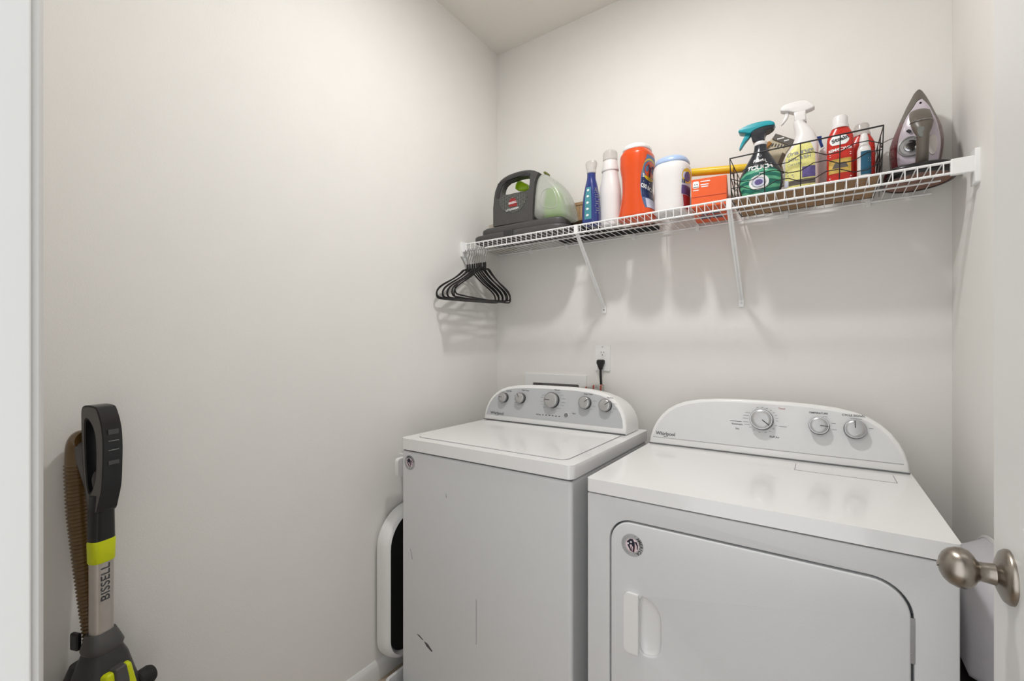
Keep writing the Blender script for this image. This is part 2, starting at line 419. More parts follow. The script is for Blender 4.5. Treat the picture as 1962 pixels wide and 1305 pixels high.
def knob(mkbuild, fn, x, z, r, ang, K, parent, depth=.02):
    """dial whose axis follows the panel normal"""
    nrm = Vector((0, -1, K)).normalized(); up = Vector((0, K, 1)).normalized(); o = Vector(fn(x, z, -.005))
    def P(u, v, h): return tuple(o+Vector((1, 0, 0))*u+up*v+nrm*h)
    def ring(rr, h, n=44): return [P(rr*math.cos(2*PI*i/n), rr*math.sin(2*PI*i/n), h) for i in range(n)]
    kb = mkbuild(MB().loft([ring(r*1.02, 0), ring(r*.98, depth*.35), ring(r*.86, depth*.42), ring(r*.86, depth*.6)]), 'knob', 'knob_skirt', parent, sharp=30)
    mkbuild(MB().loft([ring(r*.93, depth*.5), ring(r, depth*.62), ring(r, depth*.92), ring(r*.95, depth), ring(r*.90, depth*1.0)], caps=False), 'knob_ring', 'chrome', kb, sharp=30)
    mkbuild(MB().loft([ring(r*.95, depth*.9), ring(r*.9, depth*1.0), ring(r*.6, depth*1.03), ring(r*.02, depth*1.04)]), 'knob_face', 'knob_face', kb, sharp=60)
    a = math.radians(ang); c, s = math.cos(a), math.sin(a); w_ = .0013*r/.03
    mk = MB(); mk.loft([[P(c*q-s*e, s*q+c*e, depth*(1.045 if q < r*.5 else 1.03)+hh) for q, e in ((r*.12, -w_), (r*.9, -w_), (r*.9, w_), (r*.12, w_))] for hh in (0, .0006)])
    mkbuild(mk, 'pointer', 'print', kb)
    return kb
def mkw(mb, name, m, parent, **k): return mb.build(name, m, parent, off=wo, **k)
wk = [(-1.160,1.035), (-1.071,1.038), (-0.916,1.039), (-0.766,1.039), (-0.680,1.035)]
for (x, z), r, ang in zip(wk, (.0215, .0225, .032, .0245, .024), (172, 125, 178, 40, 38)): knob(mkw, wlean, x, z, r, ang, K, W)
wb = [(-0.846,0.986)][0]
def ring_at(fn, x, z, r, t, n=24): return [fn(x+r*math.cos(2*PI*i/n), z+r*math.sin(2*PI*i/n), t) for i in range(n)]
wbuild(MB().loft([ring_at(wlean, *wb, .0088, -.005), ring_at(wlean, *wb, .0085, -.008)]), 'start_button', mat('grey_button', (120, 122, 124), .4))
wbuild(MB().loft([ring_at(wlean, *wb, .0105, -.0052), ring_at(wlean, *wb, .0105, -.0058)]), 'button_ring', 'white_print')
fn = lambda x, y: wlean(x, y, -.0058)
t = MB(); wl = [(-1.192,0.966)][0]
put_text(t, 'Whirlpool', .0165, fn, at=(wl[0]+.002, wl[1]), bold=.0003, sx=1.05)
t.add([fn(wl[0]-.008, wl[1]-.009), fn(wl[0], wl[1]-.011), fn(wl[0]+.010, wl[1]-.008), fn(wl[0], wl[1]-.0095)], [(0,1,2,3)])
wbuild(t, 'brand_lettering', 'print')
t = MB(); wt = [(-1.140,1.068), (-1.055,1.075), (-0.899,1.085), (-0.757,1.076), (-0.666,1.068), (-0.812,0.997), (-0.976,0.980)]
for (x, z), s_ in zip(wt, ('Load Size', 'Wash Temp', 'Normal', 'Deep Water', 'Options', 'Start', 'Sensing')):
    t = MB(); put_text(t, s_, .0075, fn, at=(x, z-.002), bold=.0001); wbuild(t, 'dial_caption', 'print')
for (x, z), r in zip(wk, (.030, .032, .045, .034, .033)):
    t = MB()
    for a in ((200, 225, 250) if r < .031 else (160, 195, 225, 255) if r < .0335 and x < WCX else (20, 340, 310) if r < .04 else (150, 165, 190, 208, 230, 275, 310, 335, 352, 15, 38, 60)):
        ca, sa = math.cos(math.radians(a)), math.sin(math.radians(a)); L_ = .016 if r > .04 else .012
        bars(t, fn, [(x+(r+L_*.45)*ca, z+r*.86*sa, L_)], .0012)
    wbuild(t, 'dial_marks', 'print_light')
t = MB(); ws = [(-0.948,0.978), (-0.881,0.975)]
for i in range(6):
    q = i/5; bars(t, fn, [(ws[0][0]+(ws[1][0]-ws[0][0])*q*1.15-.006, ws[0][1], .007)], .003)
wbuild(t, 'status_lights', 'print')
# sticker and scuffs on the front
def sticker(cx, cz, rx, y, parent, off, rot=0, coloured=True):
    fn = lambda u, v, t=0: (cx+u, y-.0006-t, cz+v)
    el = lambda r, h, n=40: [(cx+r*math.cos(2*PI*i/n), y-h, cz+r*math.sin(2*PI*i/n)) for i in range(n)]
    st = MB().loft([el(rx, -.0002), el(rx, .0005)]).build('round_sticker', 'sticker_grey', parent, off=off)
    MB().loft([el(rx*.60, .0005), el(rx*.60, .0007)]).build('sticker_centre', 'flag_pink', st, off=off)
    t = MB()
    for i, ch in enumerate('AMERICA'):
        a = math.radians(rot-(i-3)*17); r = rx*.80
        put_text(t, ch, rx*.38, lambda u, v: (cx+u, y-.001, cz+v), at=(r*math.cos(a), r*math.sin(a)), rot=a-PI/2, bold=rx*.012)
    for a in (rot-72, rot+72):
        a = math.radians(a); put_text(t, '*', rx*.3, lambda u, v: (cx+u, y-.001, cz+v), at=(rx*.8*math.cos(a), rx*.8*math.sin(a)))
    t.build('sticker_lettering', 'print', st, off=off)
    t = MB()
    for i in range(11):
        a = math.radians(rot+180-(i-5)*13); put_text(t, 'MADEINTHEUS'[i], rx*.26, lambda u, v: (cx+u, y-.001, cz+v), at=(rx*.8*math.cos(a), rx*.8*math.sin(a)), rot=a-PI/2)
    t.build('sticker_small_print', 'print_light', st, off=off)
    def poly(ps): return [(cx+a*rx, y-.0011, cz+b*rx) for a, b in ps]
    nv = MB(); 
    for ps in ([(-.5,.25),(-.2,.55),(.05,.58),(.22,.3),(.25,-.1),(.18,-.55),(.02,-.58),(.08,-.15),(-.1,.1),(-.3,-.05)], [(.2,.35),(.4,.38),(.52,.1),(.5,-.25),(.42,-.28),(.40,.05),(.3,.2)], [(-.45,.0),(-.25,.05),(-.05,-.5),(-.15,-.52)]):
        nv.add(poly(ps), [tuple(range(len(ps)))])
    nv.build('emblem_ink', 'flag_navy', st, off=off)
    if coloured:
        rd = MB()
        for ps in ([(.20,.0),(.26,.02),(.20,-.55),(.12,-.58)], [(-.1,-.1),(-.04,-.1),(0,-.56),(-.06,-.57)]):
            rd.add([(a, y-.0013, c) for a, b, c in poly(ps)], [(0,1,2,3)])
        rd.build('emblem_stripes', 'flag_red', st, off=off)
        wv = MB()
        for k in ((-.1, .28), (-.36, .12)):
            ps = []
            for i in range(10):
                r = .12 if i % 2 == 0 else .05; a = PI/2+i*PI/5; ps.append((k[0]+r*math.cos(a), k[1]+r*math.sin(a)))
            wv.add([(a, y-.0013, c) for a, b, c in poly(ps)], [tuple(range(10))])
        wv.build('emblem_stars', 'white_print', st, off=off)
    return st
sticker(-1.216, .845, .0265, WF+.004, W, wo, rot=70, coloured=False)
sc = MB()
def scuff(mb, pts, y):
    mb.add([(a, y-.0004, b) for a, b in pts], [tuple(range(len(pts)))])
for pl in ([(-1.181,0.243), (-1.168,0.244), (-1.145,0.233), (-1.153,0.232)], [(-1.145,0.231), (-1.125,0.228), (-1.102,0.211), (-1.107,0.207), (-1.132,0.217)]): scuff(sc, pl, WF+.004)
wbuild(sc, 'scuff_mark', 'scuff')
for pl in ([(-0.910,0.452), (-0.908,0.453), (-0.908,0.307), (-0.910,0.306)], [(-1.213,0.535), (-1.211,0.536), (-1.200,0.502), (-1.203,0.501)], [(-1.041,0.766), (-1.039,0.766), (-1.036,0.753), (-1.039,0.752)]):
    sc = MB(); scuff(sc, pl, WF+.004); wbuild(sc, 'scratch', 'print_light')
# ------------------------------------------------------------ drip pan
P = MB(); po = rrect(-1.305, -.535, 1.07, 1.83, .03); pi_ = inset(po, .012)
P.prism(po, 0.001, .005, 'Z'); P.prism(po, .004, .052, 'Z', holes=[pi_])
tag(P.build('drip_pan', 'pan', None, bevel=.003), 'low white plastic drip pan on the floor under the washing machine', 'drip pan')

# ------------------------------------------------------------ dryer
DXA, DXB, DF, DB = -.527, .212, 1.127, 1.80
D = thing('clothes_dryer', 'white front-load dryer with a three-dial console, right of the washing machine', 'dryer', (-.157, 1.46, 0))
do = D.location
def dbuild(mb, name, m, parent=None, **k): return mb.build(name, m, parent or D, off=do, **k)
ZD = .903; ZS = .868
doorp = rrect(-.456, .142, .17, .807, (.05, .05, .062, .055), 10)
cab = MB(); cab.box(DXA+.003, DXB-.003, DF+.020, DB, .03, ZS-.004)
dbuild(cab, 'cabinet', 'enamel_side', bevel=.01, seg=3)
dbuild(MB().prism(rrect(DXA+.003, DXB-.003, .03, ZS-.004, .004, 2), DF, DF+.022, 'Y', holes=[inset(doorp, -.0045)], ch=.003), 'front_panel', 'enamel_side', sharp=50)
for x in (DXA+.06, DXB-.06):
    for y in (DF+.06, DB-.06): dbuild(MB().lathe([(.02, 0.001), (.02, .03)], (x, y, 0)), 'foot', 'rubber')
dbuild(MB().prism(inset(doorp, -.004), DF+.017, DF+.0205, 'Y'), 'door_gap', 'dark_gap')
pocket = smooth_poly([(-.384, .480), (-.384, .627), (-.352, .623), (-.328, .598), (-.326, .560), (-.326, .500), (-.345, .481)], 2)
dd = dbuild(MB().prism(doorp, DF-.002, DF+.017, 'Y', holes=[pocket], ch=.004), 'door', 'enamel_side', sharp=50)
bowl = MB(); cxp, czp = -.366, .553
rings = []
for q, y in ((1.02, DF-.001), (1.0, DF+.006), (.86, DF+.013), (.6, DF+.0165), (.001, DF+.0168)):
    rings.append([(cxp+(a-cxp)*q, y, czp+(b-czp)*q) for a, b in pocket])
dbuild(bowl.loft(rings, caps=False), 'handle_pocket', 'white_plastic', dd, sharp=60)
grip = rrect(-.418, -.380, .478, .630, (.014, .003, .003, .014), 6)
dbuild(MB().prism(grip, DF-.011, DF+.002, 'Y'), 'handle', 'white_plastic', dd, bevel=.004, seg=4)
hg = MB(); hg.box(.1385, .1475, DF-.001, DF+.012, .662, .748)
for z in (.680, .705, .730): hg.lathe([(.002, DF-.001), (.002, DF-.0022)], (.143, 0, z), 'Y', 10)
dbuild(hg, 'hinge', 'steel', dd)
dbuild(MB().box(DXA+.010, DXB-.010, DF+.010, DB, ZS-.006, ZS+.006), 'top_gap', 'dark_gap')
tp = rrect(DXA, DXB, DF-.002, DB, (.012, .012, .004, .004))
top = dbuild(MB().prism(tp, ZS, ZD, 'Z'), 'top_panel', 'enamel', bevel=.012, seg=5)
rs = rrect(DXA+.055, DXB-.045, DF+.06, 1.655, .02)
lint_o = rrect(-.062, .168, 1.541, 1.628, .002, 2)
dbuild(MB().prism(lint_o, ZD-.001, ZD+.0004, 'Z', holes=[inset(lint_o, .0016)]), 'lint_door_seam', 'print_light')
dbuild(MB().prism(inset(lint_o, .002), ZD-.001, ZD+.0008, 'Z'), 'lint_door', 'enamel')
DCX = -.158; DCY = 1.668; KD = .24; DZ0 = ZD+.001
def dlean(u, v, t): return (u, DCY+KD*(v-DZ0)+t, v)
half = [(.366, .904), (.364, .930), (.357, .958), (.345, .985), (.328, 1.010), (.306, 1.032), (.278, 1.050), (.245, 1.063), (.20, 1.073), (.14, 1.079), (.07, 1.082)]
profd = [(DCX-a, z) for a, z in half]+[(DCX+a, z) for a, z in reversed(half)]
zsv = WZ0; WZ0 = DZ0
dbuild(console(MB(), profd, dlean, 1.795, 0), 'control_console', 'white_plastic', sharp=50)
WZ0 = zsv
pan = [p for p in inset(profd, .011) if p[1] > .928]; pan = [(pan[0][0], .930)]+pan+[(pan[-1][0], .930)]
dbuild(MB().prism(pan, -.0048, -.0035, map2=dlean), 'control_panel', 'panel_white')
sm = MB(); sm.add([dlean(DCX-.366, DZ0+.0002, -.0055), dlean(DCX+.366, DZ0+.0002, -.0055), dlean(DCX+.366, DZ0+.004, -.0048), dlean(DCX-.366, DZ0+.004, -.0048)], [(0,1,2,3)])
dbuild(sm, 'console_seam', 'dark_gap')
def mkd(mb, name, m, parent, **k): return mb.build(name, m, parent, off=do, **k)
dk = [(-0.159,1.020), (-0.003,1.015), (0.086,1.013)]
for (x, z), r, ang in zip(dk, (.0335, .0265, .0275), (-38, -3, 92)): knob(mkd, dlean, x, z, r, ang, KD, D, .024)
fn = lambda x, y: dlean(x, y, -.0054)
t = MB(); wl = [(-0.467,0.943)][0]
put_text(t, 'Whirlpool', .0165, fn, at=wl, bold=.0003, sx=1.0)
t.add([fn(wl[0]-.010, wl[1]-.0085), fn(wl[0]-.002, wl[1]-.0105), fn(wl[0]+.010, wl[1]-.0075), fn(wl[0]-.002, wl[1]-.009)], [(0,1,2,3)])
dbuild(t, 'brand_lettering', 'print')
t = MB(); dt = [(-0.005,1.054), (0.083,1.054), (-0.232,1.000), (-0.231,0.985), (-0.122,0.969), (-0.236,0.977)]
for (x, z), s_, sz in zip(dt, ('TEMPERATURE', 'CYCLE SIGNAL', 'Automatic', 'Dry', 'Fluff Air', ''), (.0075, .0085, .008, .007, .0085, 0)):
    if s_: t = MB(); put_text(t, s_, sz, fn, at=(x, z), bold=.0001); dbuild(t, 'dial_caption', 'print')
t = MB()
for (x, z) in [(-0.235,1.005)]: bars(t, fn, [(x-.002, z+.004, .036)], .0014)
dbuild(t, 'caption_rule', 'print')
t = MB(); x, z = dk[0]
for a in (150, 165, 178, 195, 207, 222, 240, 262, 285, 302, 320, 338, 0, 12, 26, 40, 55, 72, 90, 108):
    ca, sa = math.cos(math.radians(a)), math.sin(math.radians(a)); L_ = .016 if 140 < a < 215 else .006
    bars(t, fn, [(x+(.042+L_*.4)*ca, z+.040*sa, L_)], .0013)
bars(t, fn, [(x+.060, z-.016, .022)], .0013); dbuild(t, 'dial_marks', 'print_light')
for (x, z), lst in ((dk[1], ((20, .011), (-12, .012), (65, .010))), (dk[2], ((12, .010), (75, .014), (95, .016)))):
    t = MB()
    for a, L_ in lst:
        ca, sa = math.cos(math.radians(a)), math.sin(math.radians(a)); bars(t, fn, [(x+(.036+L_*.3)*ca, z+.033*sa, L_)], .0012)
    dbuild(t, 'dial_marks', 'print_light')
t = MB(); x, z = [(-0.103,1.060)][0]; put_text(t, 'Timed', .0075, fn, at=(x, z), bold=.0001)
dbuild(t, 'red_caption', 'print_red')
sticker(-.398, .751, .0290, DF-.002, dd, do, rot=0)

# ------------------------------------------------------------ wall plate, plug, water box, pouch
O = thing('wall_outlet', 'white duplex outlet plate on the back wall above the washer', 'outlet', (-.803, YB, 1.212))
oo = O.location
MB().prism(rrect(-.838, -.768, 1.155, 1.269, .004, 3), YB-.006, YB+.0005, 'Y').build('plate', 'white_plastic', O, off=oo, bevel=.003)
for zc in (1.233, 1.191):
    r_ = MB().prism(rrect(-.8195, -.7865, zc-.014, zc+.014, .010, 5), YB-.0075, YB-.005, 'Y').build('receptacle', 'white_plastic', O, off=oo, bevel=.001)
    s_ = MB(); s_.box(-.8105, -.8085, YB-.0080, YB-.0070, zc-.0005, zc+.0085); s_.box(-.7975, -.7955, YB-.0080, YB-.0070, zc+.0005, zc+.0075)
    s_.lathe([(.0024, YB-.0080), (.0024, YB-.0070)], (-.803, 0, zc-.0075), 'Y', 12); s_.build('slots', 'vent_black', r_, off=oo)
MB().lathe([(.0025, YB-.0072), (.0025, YB-.005)], (-.803, 0, 1.262), 'Y', 12).build('screw', 'steel', O, off=oo)
G = thing('power_cord', 'black power plug and cord in the lower socket of the outlet', 'power cord', (-.806, YB-.01, 1.19))
go = G.location
pl = MB()
pl.loft([[(-.806+sx*wx, YB-.010-dy-dd_, z+sz*.0) for sx, dd_ in ((-1,0),(1,0),(1,hy),(-1,hy))] for z, wx, hy, dy, sz in ((1.205,.013,.012,0,0),(1.202,.0165,.018,0,0),(1.190,.0165,.020,0,0),(1.172,.009,.018,.001,0),(1.160,.006,.014,.002,0))])
pl.build('plug', 'rubber', G, off=go, bevel=.003)
MB().tube([(-.806, YB-.020, 1.165), (-.806, YB-.021, 1.14), (-.803, YB-.022, 1.10), (-.800, YB-.024, 1.05), (-.799, YB-.03, .98), (-.80, YB-.035, .80)], .0052, 12).build('cord', 'rubber', G, off=go)
X = thing('washer_outlet_box', 'white recessed water supply box frame on the back wall behind the washer', 'supply box', (-1.045, YB, .98))
xo = X.location
MB().prism([(-1.215, .86), (-.882, .86), (-.882, 1.130), (-1.215, 1.130)], YB-.007, YB+.001, 'Y', holes=[rrect(BX0+.001, BX1-.001, BZ0+.001, BZ1-.001, .008, 4)]).build('frame', 'white_plastic', X, off=xo, bevel=.002)
rc = MB(); rc.box(BX0+.001, BX1-.001, YB+.060, YB+.063, BZ0+.001, BZ1-.001)
rc.prism(rrect(BX0+.0005, BX1-.0005, BZ0+.0005, BZ1-.0005, .004, 2), YB-.002, YB+.062, 'Y', holes=[rrect(BX0+.003, BX1-.003, BZ0+.003, BZ1-.003, .004, 2)])
rc.build('recess', 'recess', X, off=xo)
for x in (-1.11, -.98):
    v_ = MB().lathe([(.010, .90), (.010, .99), (.014, .99), (.014, 1.01), (.008, 1.01), (.008, 1.03)], (x, YB+.03, 0), n=16).build('valve', 'steel', X, off=xo)
pz = [(-0.898,1.080), (-0.857,1.086), (-0.817,1.095), (-0.780,1.097), (-0.776,1.065), (-0.795,1.055), (-0.896,1.056)]
pp = MB(); pw = [(a, b) for a, b in pz]
pw = [(pw[0][0], pw[0][1]), pw[1], pw[2], pw[3], (pw[4][0], .94), (pw[6][0], .94)]
pp.prism(pw, 1.822, 1.852, 'Y')
pp = pp.build('striped_pouch', 'pouch', None, bevel=.006, seg=3)
tag(pp, 'grey patterned pouch with red stripes poking up behind the washer console', 'pouch')

# ------------------------------------------------------------ wire shelf
SY0, SY1, SZ = 1.607, 1.878, 1.742
S = thing('wire_shelf', 'white ventilated wire shelf across the back wall', 'shelf', (-.52, 1.75, SZ))
so = S.location
def sb(mb, name, m, parent=None, **k): return mb.build(name, m, parent or S, off=so, **k)
SX0, SX1 = -1.372, .284
LIP = .030
sb(MB().tube([(SX0, SY0, SZ), (SX1, SY0, SZ)], .0034, 10), 'front_rail', 'shelf_white')
sb(MB().tube([(SX0, SY0, SZ-LIP), (SX1, SY0, SZ-LIP)], .0034, 10), 'lip_rail', 'shelf_white')
sb(MB().tube([(SX0, SY1, SZ-.006), (SX1, SY1, SZ-.006)], .0030, 10), 'rear_rail', 'shelf_white')
sb(MB().tube([(SX0, SY0+.143, SZ-.006), (SX1, SY0+.143, SZ-.006)], .0028, 10), 'middle_rail', 'shelf_white')
g = MB(); x = SX0+.012; n = 0
while x < SX1:
    g.tube([(x, SY0-.0035, SZ-LIP-.002), (x, SY0-.0035, SZ), (x, SY0+.003, SZ+.0018), (x, SY1, SZ-.0012)], .0015, 6); x += .0254; n += 1
sb(g, 'cross_wires', 'shelf_white')
def brace(x, half_w=.008):
    m_ = MB(); a = Vector((x, SY0+.004, SZ-LIP+.002)); b = Vector((x, YB-.006, 1.440))
    d_ = (b-a).normalized(); nn = Vector((0, d_.z, -d_.y))
    m_.strip([a, a.lerp(b, .5), b], (half_w, 0, 0), nn*.0018)
    m_.strip([a+nn*.004, b+nn*.004], (.0012, 0, 0), nn*.004)
    m_.box(x-half_w-.001, x+half_w+.001, YB-.007, YB-.0005, 1.412, 1.446)
    m_.box(x-half_w, x+half_w, SY0-.006, SY0+.006, SZ-LIP-.004, SZ+.003)
    o = sb(m_, 'support_brace', 'shelf_white', bevel=.0015)
    sb(MB().lathe([(.004, YB-.0085), (.004, YB-.006)], (x, 0, 1.427), 'Y', 12), 'screw', 'steel', o)
brace(-.796); brace(-.245)
def endb(xw, sgn, y0=SY0-.014):
    m_ = MB(); x0, x1 = sorted((xw, xw+sgn*.010))
    m_.prism(rrect(y0, y0+.044, SZ-.066, SZ+.022, .004, 3), x0, x1, 'X')
    o = sb(m_, 'end_bracket', 'shelf_white', bevel=.002)
    a, b = sorted((xw+sgn*.008, xw+sgn*.053))
    m2 = MB().box(a, b, SY0-.007, SY0+.007, SZ-LIP-.006, SZ+.006)
    sb(m2, 'rail_sleeve', 'shelf_white', o, bevel=.003)
endb(XR, -1)
m_ = MB().prism(rrect(SY0-.012, SY0+.022, SZ-.058, SZ+.012, .004, 3), XL, XL+.010, 'X'); eo = sb(m_, 'end_bracket', 'shelf_white', bevel=.002)
sb(MB().box(XL+.008, XL+.030, SY0-.006, SY0+.006, SZ-LIP-.006, SZ+.006), 'rail_sleeve', 'shelf_white', eo, bevel=.002)
sb(MB().strip([(XL+.006, SY0, SZ-.05), (XL+.007, SY0+.03, SZ-.085), (XL+.008, SY0+.055, SZ-.12)], (0, .008, .006), (.0015, 0, 0)), 'bracket_arm', 'shelf_white', eo)
for x in (-1.18, -.98, -.66, -.40, -.10, .13):
    m_ = MB(); m_.box(x-.007, x+.007, SY1-.004, YB-.0005, SZ-.020, SZ+.004); sb(m_, 'wall_clip', 'shelf_white', bevel=.002)

# ------------------------------------------------------------ hangers
def make_hanger():
    h = thing('clothes_hanger', 'black', 'clothes hanger', (0, 0, 0))
    # local: y along the shoulders, z up, origin at the top of the hook
    hk = []
    for i in range(15):
        a = math.radians(-35+i*(215)/14); hk.append((0, .017*math.cos(a), -.017+.017*math.sin(a)))
    hk = list(reversed(hk)); hk = [(0, y, z) for _, y, z in hk]
    hk2 = [(0, -y, z) for _, y, z in hk]
    path = list(reversed(hk2))
    # arc ends on one side; continue down to neck
    arc = [(0, .017*math.cos(math.radians(a)), -.018+.017*math.sin(math.radians(a))) for a in range(200, -41, -16)]
    stem = [(0, .008, -.036), (0, .003, -.048), (0, 0, -.062), (0, 0, -.088)]
    MB().tube(smooth_poly(arc+stem, 1, False), .0019, 8).build('hook', 'steel', h)
    MB().lathe([(.0042, -.105), (.0046, -.085), (.0042, -.070)], n=12).build('neck', 'black_metal', h)
    W2 = .213
    top = [(0, -W2+.004, -.232), (0, -W2, -.222), (0, -W2+.004, -.205), (0, -W2+.03, -.183), (0, -.10, -.145), (0, -.055, -.117), (0, -.035, -.100), (0, -.018, -.097)]
    mid = [(0, 0, -.105)]
    loop = top+mid+[(0, -y, z) for _, y, z in reversed(top)]+[(0, W2-.018, -.240), (0, 0, -.2415), (0, -W2+.018, -.240)]
    MB().tube(smooth_poly(loop, 2), .0034, 8, closed=True).build('frame', 'black_metal', h)
    return h
proto = make_hanger()
def copy_thing(o, loc, rot, label):
    c = o.copy(); COL.objects.link(c); c.location = loc; c.rotation_euler = rot; c['label'] = label
    for ch in list(o.children):
        k_ = ch.copy(); COL.objects.link(k_); k_.parent = c
    return c
hx = [-1.362, -1.347, -1.334, -1.320, -1.306, -1.294, -1.281, -1.268, -1.254]
hz = [0, -2.5, 1.5, -1, 2, -2, 3, 1, 2]; ht = [-2.2, -1.0, -2.8, -1.6, -2.4, -2.2, -1.4, -3.0, 0.6]
hl = 'slim black hanger in the middle of the bunch under the shelf'
for i, x in enumerate(hx):
    loc = (x, SY0+.004, SZ-LIP+.0056); rot = (math.radians(-ht[i]), 0, math.radians(hz[i]))
    lb = ('second', 'third', 'fourth', 'fifth', 'sixth', 'seventh', 'eighth')[min(6, max(0, i-1))]+' black hanger from the left wall in the bunch under the shelf'
    if i == 0: lb = 'black hanger nearest the left wall, first in the bunch under the shelf'
    if i == 8: lb = 'black hanger farthest from the left wall, its right end lowest'
    if i == 0: o = proto; o.location = loc; o.rotation_euler = rot; o['label'] = lb
    else: o = copy_thing(proto, loc, rot, lb)
    o['group'] = 'black hangers hanging from the left end of the shelf' if 0 < i < 8 else 'black hangers under the shelf'
    o['group'] = 'black hangers hanging from the left end of the shelf'

#PART2
def shrink(poly, d):
    us = [p[0] for p in poly]; vs = [p[1] for p in poly]; cu, cv = (min(us)+max(us))/2, (min(vs)+max(vs))/2
    hu, hv = (max(us)-min(us))/2, (max(vs)-min(vs))/2
    return [(cu+(u-cu)*max(.05, 1-d/hu), cv+(v-cv)*max(.05, 1-d/hv)) for u, v in poly]
def pillow(mb, poly, a, b, r, axis='Y', steps=4, rb=None):
    """extruded outline with rounded front (a) and back (b) shoulders of radius r"""
    rb = r if rb is None else rb; sg = 1 if b > a else -1
    P = {'Y': lambda u, v, t: (u, t, v), 'X': lambda u, v, t: (t, u, v), 'Z': lambda u, v, t: (u, v, t)}[axis]
    lay = []
    for i in range(steps+1):
        q = PI/2*i/steps; lay.append((a+sg*r*(1-math.sin(q)), r*(1-math.cos(q))))
    lay = [(a+sg*r*(1-math.cos(PI/2*i/steps)), r*(1-math.sin(PI/2*i/steps))) for i in range(steps+1)]
    lay += [(b-sg*rb*(1-math.cos(PI/2*i/steps)), rb*(1-math.sin(PI/2*i/steps))) for i in range(steps, -1, -1)]
    flat = list(poly); n = len(flat)
    tri = tessellate_polygon([[Vector((p[0], p[1], 0)) for p in flat]])
    V = []
    for t, d in lay: V += [P(u, v, t) for u, v in shrink(flat, d)]
    F = [tuple(t) for t in tri]+[tuple(i+n*(len(lay)-1) for i in reversed(t)) for t in tri]
    for k in range(len(lay)-1):
        for j in range(n): F.append((k*n+j, k*n+(j+1) % n, (k+1)*n+(j+1) % n, (k+1)*n+j))
    return mb.add(V, F)
DZ = SZ+.0036      # top of the wires
# ------------------------------------------------------------ portable carpet cleaner (left end of shelf)
CC = thing('portable_carpet_cleaner', 'small grey portable carpet cleaner with a frosted tank, at the left end of the shelf', 'carpet cleaner', (-1.10, 1.74, DZ))
co = CC.location
def cb(mb, name, m, parent=None, **k): return mb.build(name, m, parent or CC, off=co, **k)
base = smooth_poly([(-1.350, 1.66), (-1.335, 1.638), (-1.28, 1.630), (-.94, 1.630), (-.885, 1.65), (-.868, 1.70), (-.875, 1.775), (-.92, 1.808), (-1.22, 1.808), (-1.34, 1.75)], 2)
def slab(poly, z0, z1, r): return pillow(MB(), poly, z0, z1, r, 'Z', 4)
cb(slab(base, DZ, DZ+.034, .009), 'base_tray', 'charcoal', sharp=60)
b2 = smooth_poly([(-1.325, 1.68), (-1.30, 1.655), (-1.26, 1.648), (-.93, 1.648), (-.888, 1.67), (-.885, 1.72), (-.90, 1.775), (-.94, 1.80), (-1.24, 1.80), (-1.31, 1.75)], 2)
cb(slab(b2, DZ+.028, DZ+.068, .012), 'base_top', 'charcoal', sharp=60)
cb(MB().box(-1.165, -1.115, 1.624, 1.66, DZ+.002, DZ+.036), 'base_latch', 'charcoal_dark', bevel=.006)
bo = [(-1.251,1.820), (-1.251,1.904), (-1.246,1.949), (-1.239,1.982), (-1.225,2.008), (-1.209,2.024), (-1.190,2.033), (-1.164,2.040), (-1.135,2.043), (-1.104,2.044), (-1.074,2.042), (-1.049,2.038), (-1.028,2.031), (-1.004,2.018), (-1.015,2.003), (-1.023,1.987), (-1.028,1.963), (-1.031,1.934), (-1.036,1.872), (-1.036,1.816)]
bh = [(-1.193,1.994), (-1.167,2.015), (-1.132,2.019), (-1.088,2.018), (-1.048,2.011), (-1.051,1.981), (-1.055,1.948), (-1.121,1.953), (-1.158,1.952), (-1.187,1.945), (-1.202,1.965)]
cz = DZ+.06
bo = [(a, max(b, cz)) for a, b in bo]
bd = MB().prism(bo, 1.665, 1.695, 'Y', holes=[smooth_poly(bh, 1)])
rb_ = [(-1.249,1.805), (-1.249,1.904), (-1.243,1.937), (-1.216,1.948), (-1.130,1.941), (-1.055,1.932), (-1.039,1.874), (-1.036,1.816)]; rb_ = [(a, max(b, cz)) for a, b in rb_]
cb(MB().prism(rb_, 1.694, 1.775, 'Y'), 'motor_housing', 'charcoal', bevel=.006)
cb(bd, 'body', 'charcoal', bevel=.007, seg=3)
hl_ = [(-1.222,2.012), (-1.187,2.026), (-1.130,2.036), (-1.077,2.035), (-1.047,2.024), (-1.049,2.010), (-1.088,2.016), (-1.132,2.018), (-1.167,2.013), (-1.196,1.997), (-1.211,1.971), (-1.216,1.944), (-1.234,1.952)]
cb(MB().prism(hl_, 1.661, 1.70, 'Y'), 'handle_grip', 'charcoal_dark', bevel=.003)
bg = [(-1.219,1.925), (-1.208,1.947), (-1.184,1.954), (-1.144,1.951), (-1.066,1.939), (-1.063,1.919), (-1.077,1.894), (-1.096,1.872), (-1.130,1.862), (-1.172,1.872), (-1.202,1.893)]
cb(MB().prism(smooth_poly(bg, 1), 1.6635, 1.667, 'Y'), 'speaker_grille', stripes(stripes(mat('perforated_grille', (60, 62, 60), .5), (168, 172, 164), 55, 'X', .75, .85), (58, 60, 58), 55, 'Z', .35, .5), bevel=.001)
fnc = lambda x, y: (x, 1.6618, y)
t = MB(); p = [(-1.162,1.912), (-1.117,1.909), (-1.114,1.892), (-1.159,1.894), (-1.151,1.931), (-1.127,1.929), (-1.117,1.909), (-1.162,1.912)]
t.add([(a, 1.6628, b) for a, b in p[:4]], [(0,1,2,3)]); t.add([(a, 1.6628, b) for a, b in p[4:]], [(0,1,2,3)])
cb(t, 'red_emblem', 'red_badge')
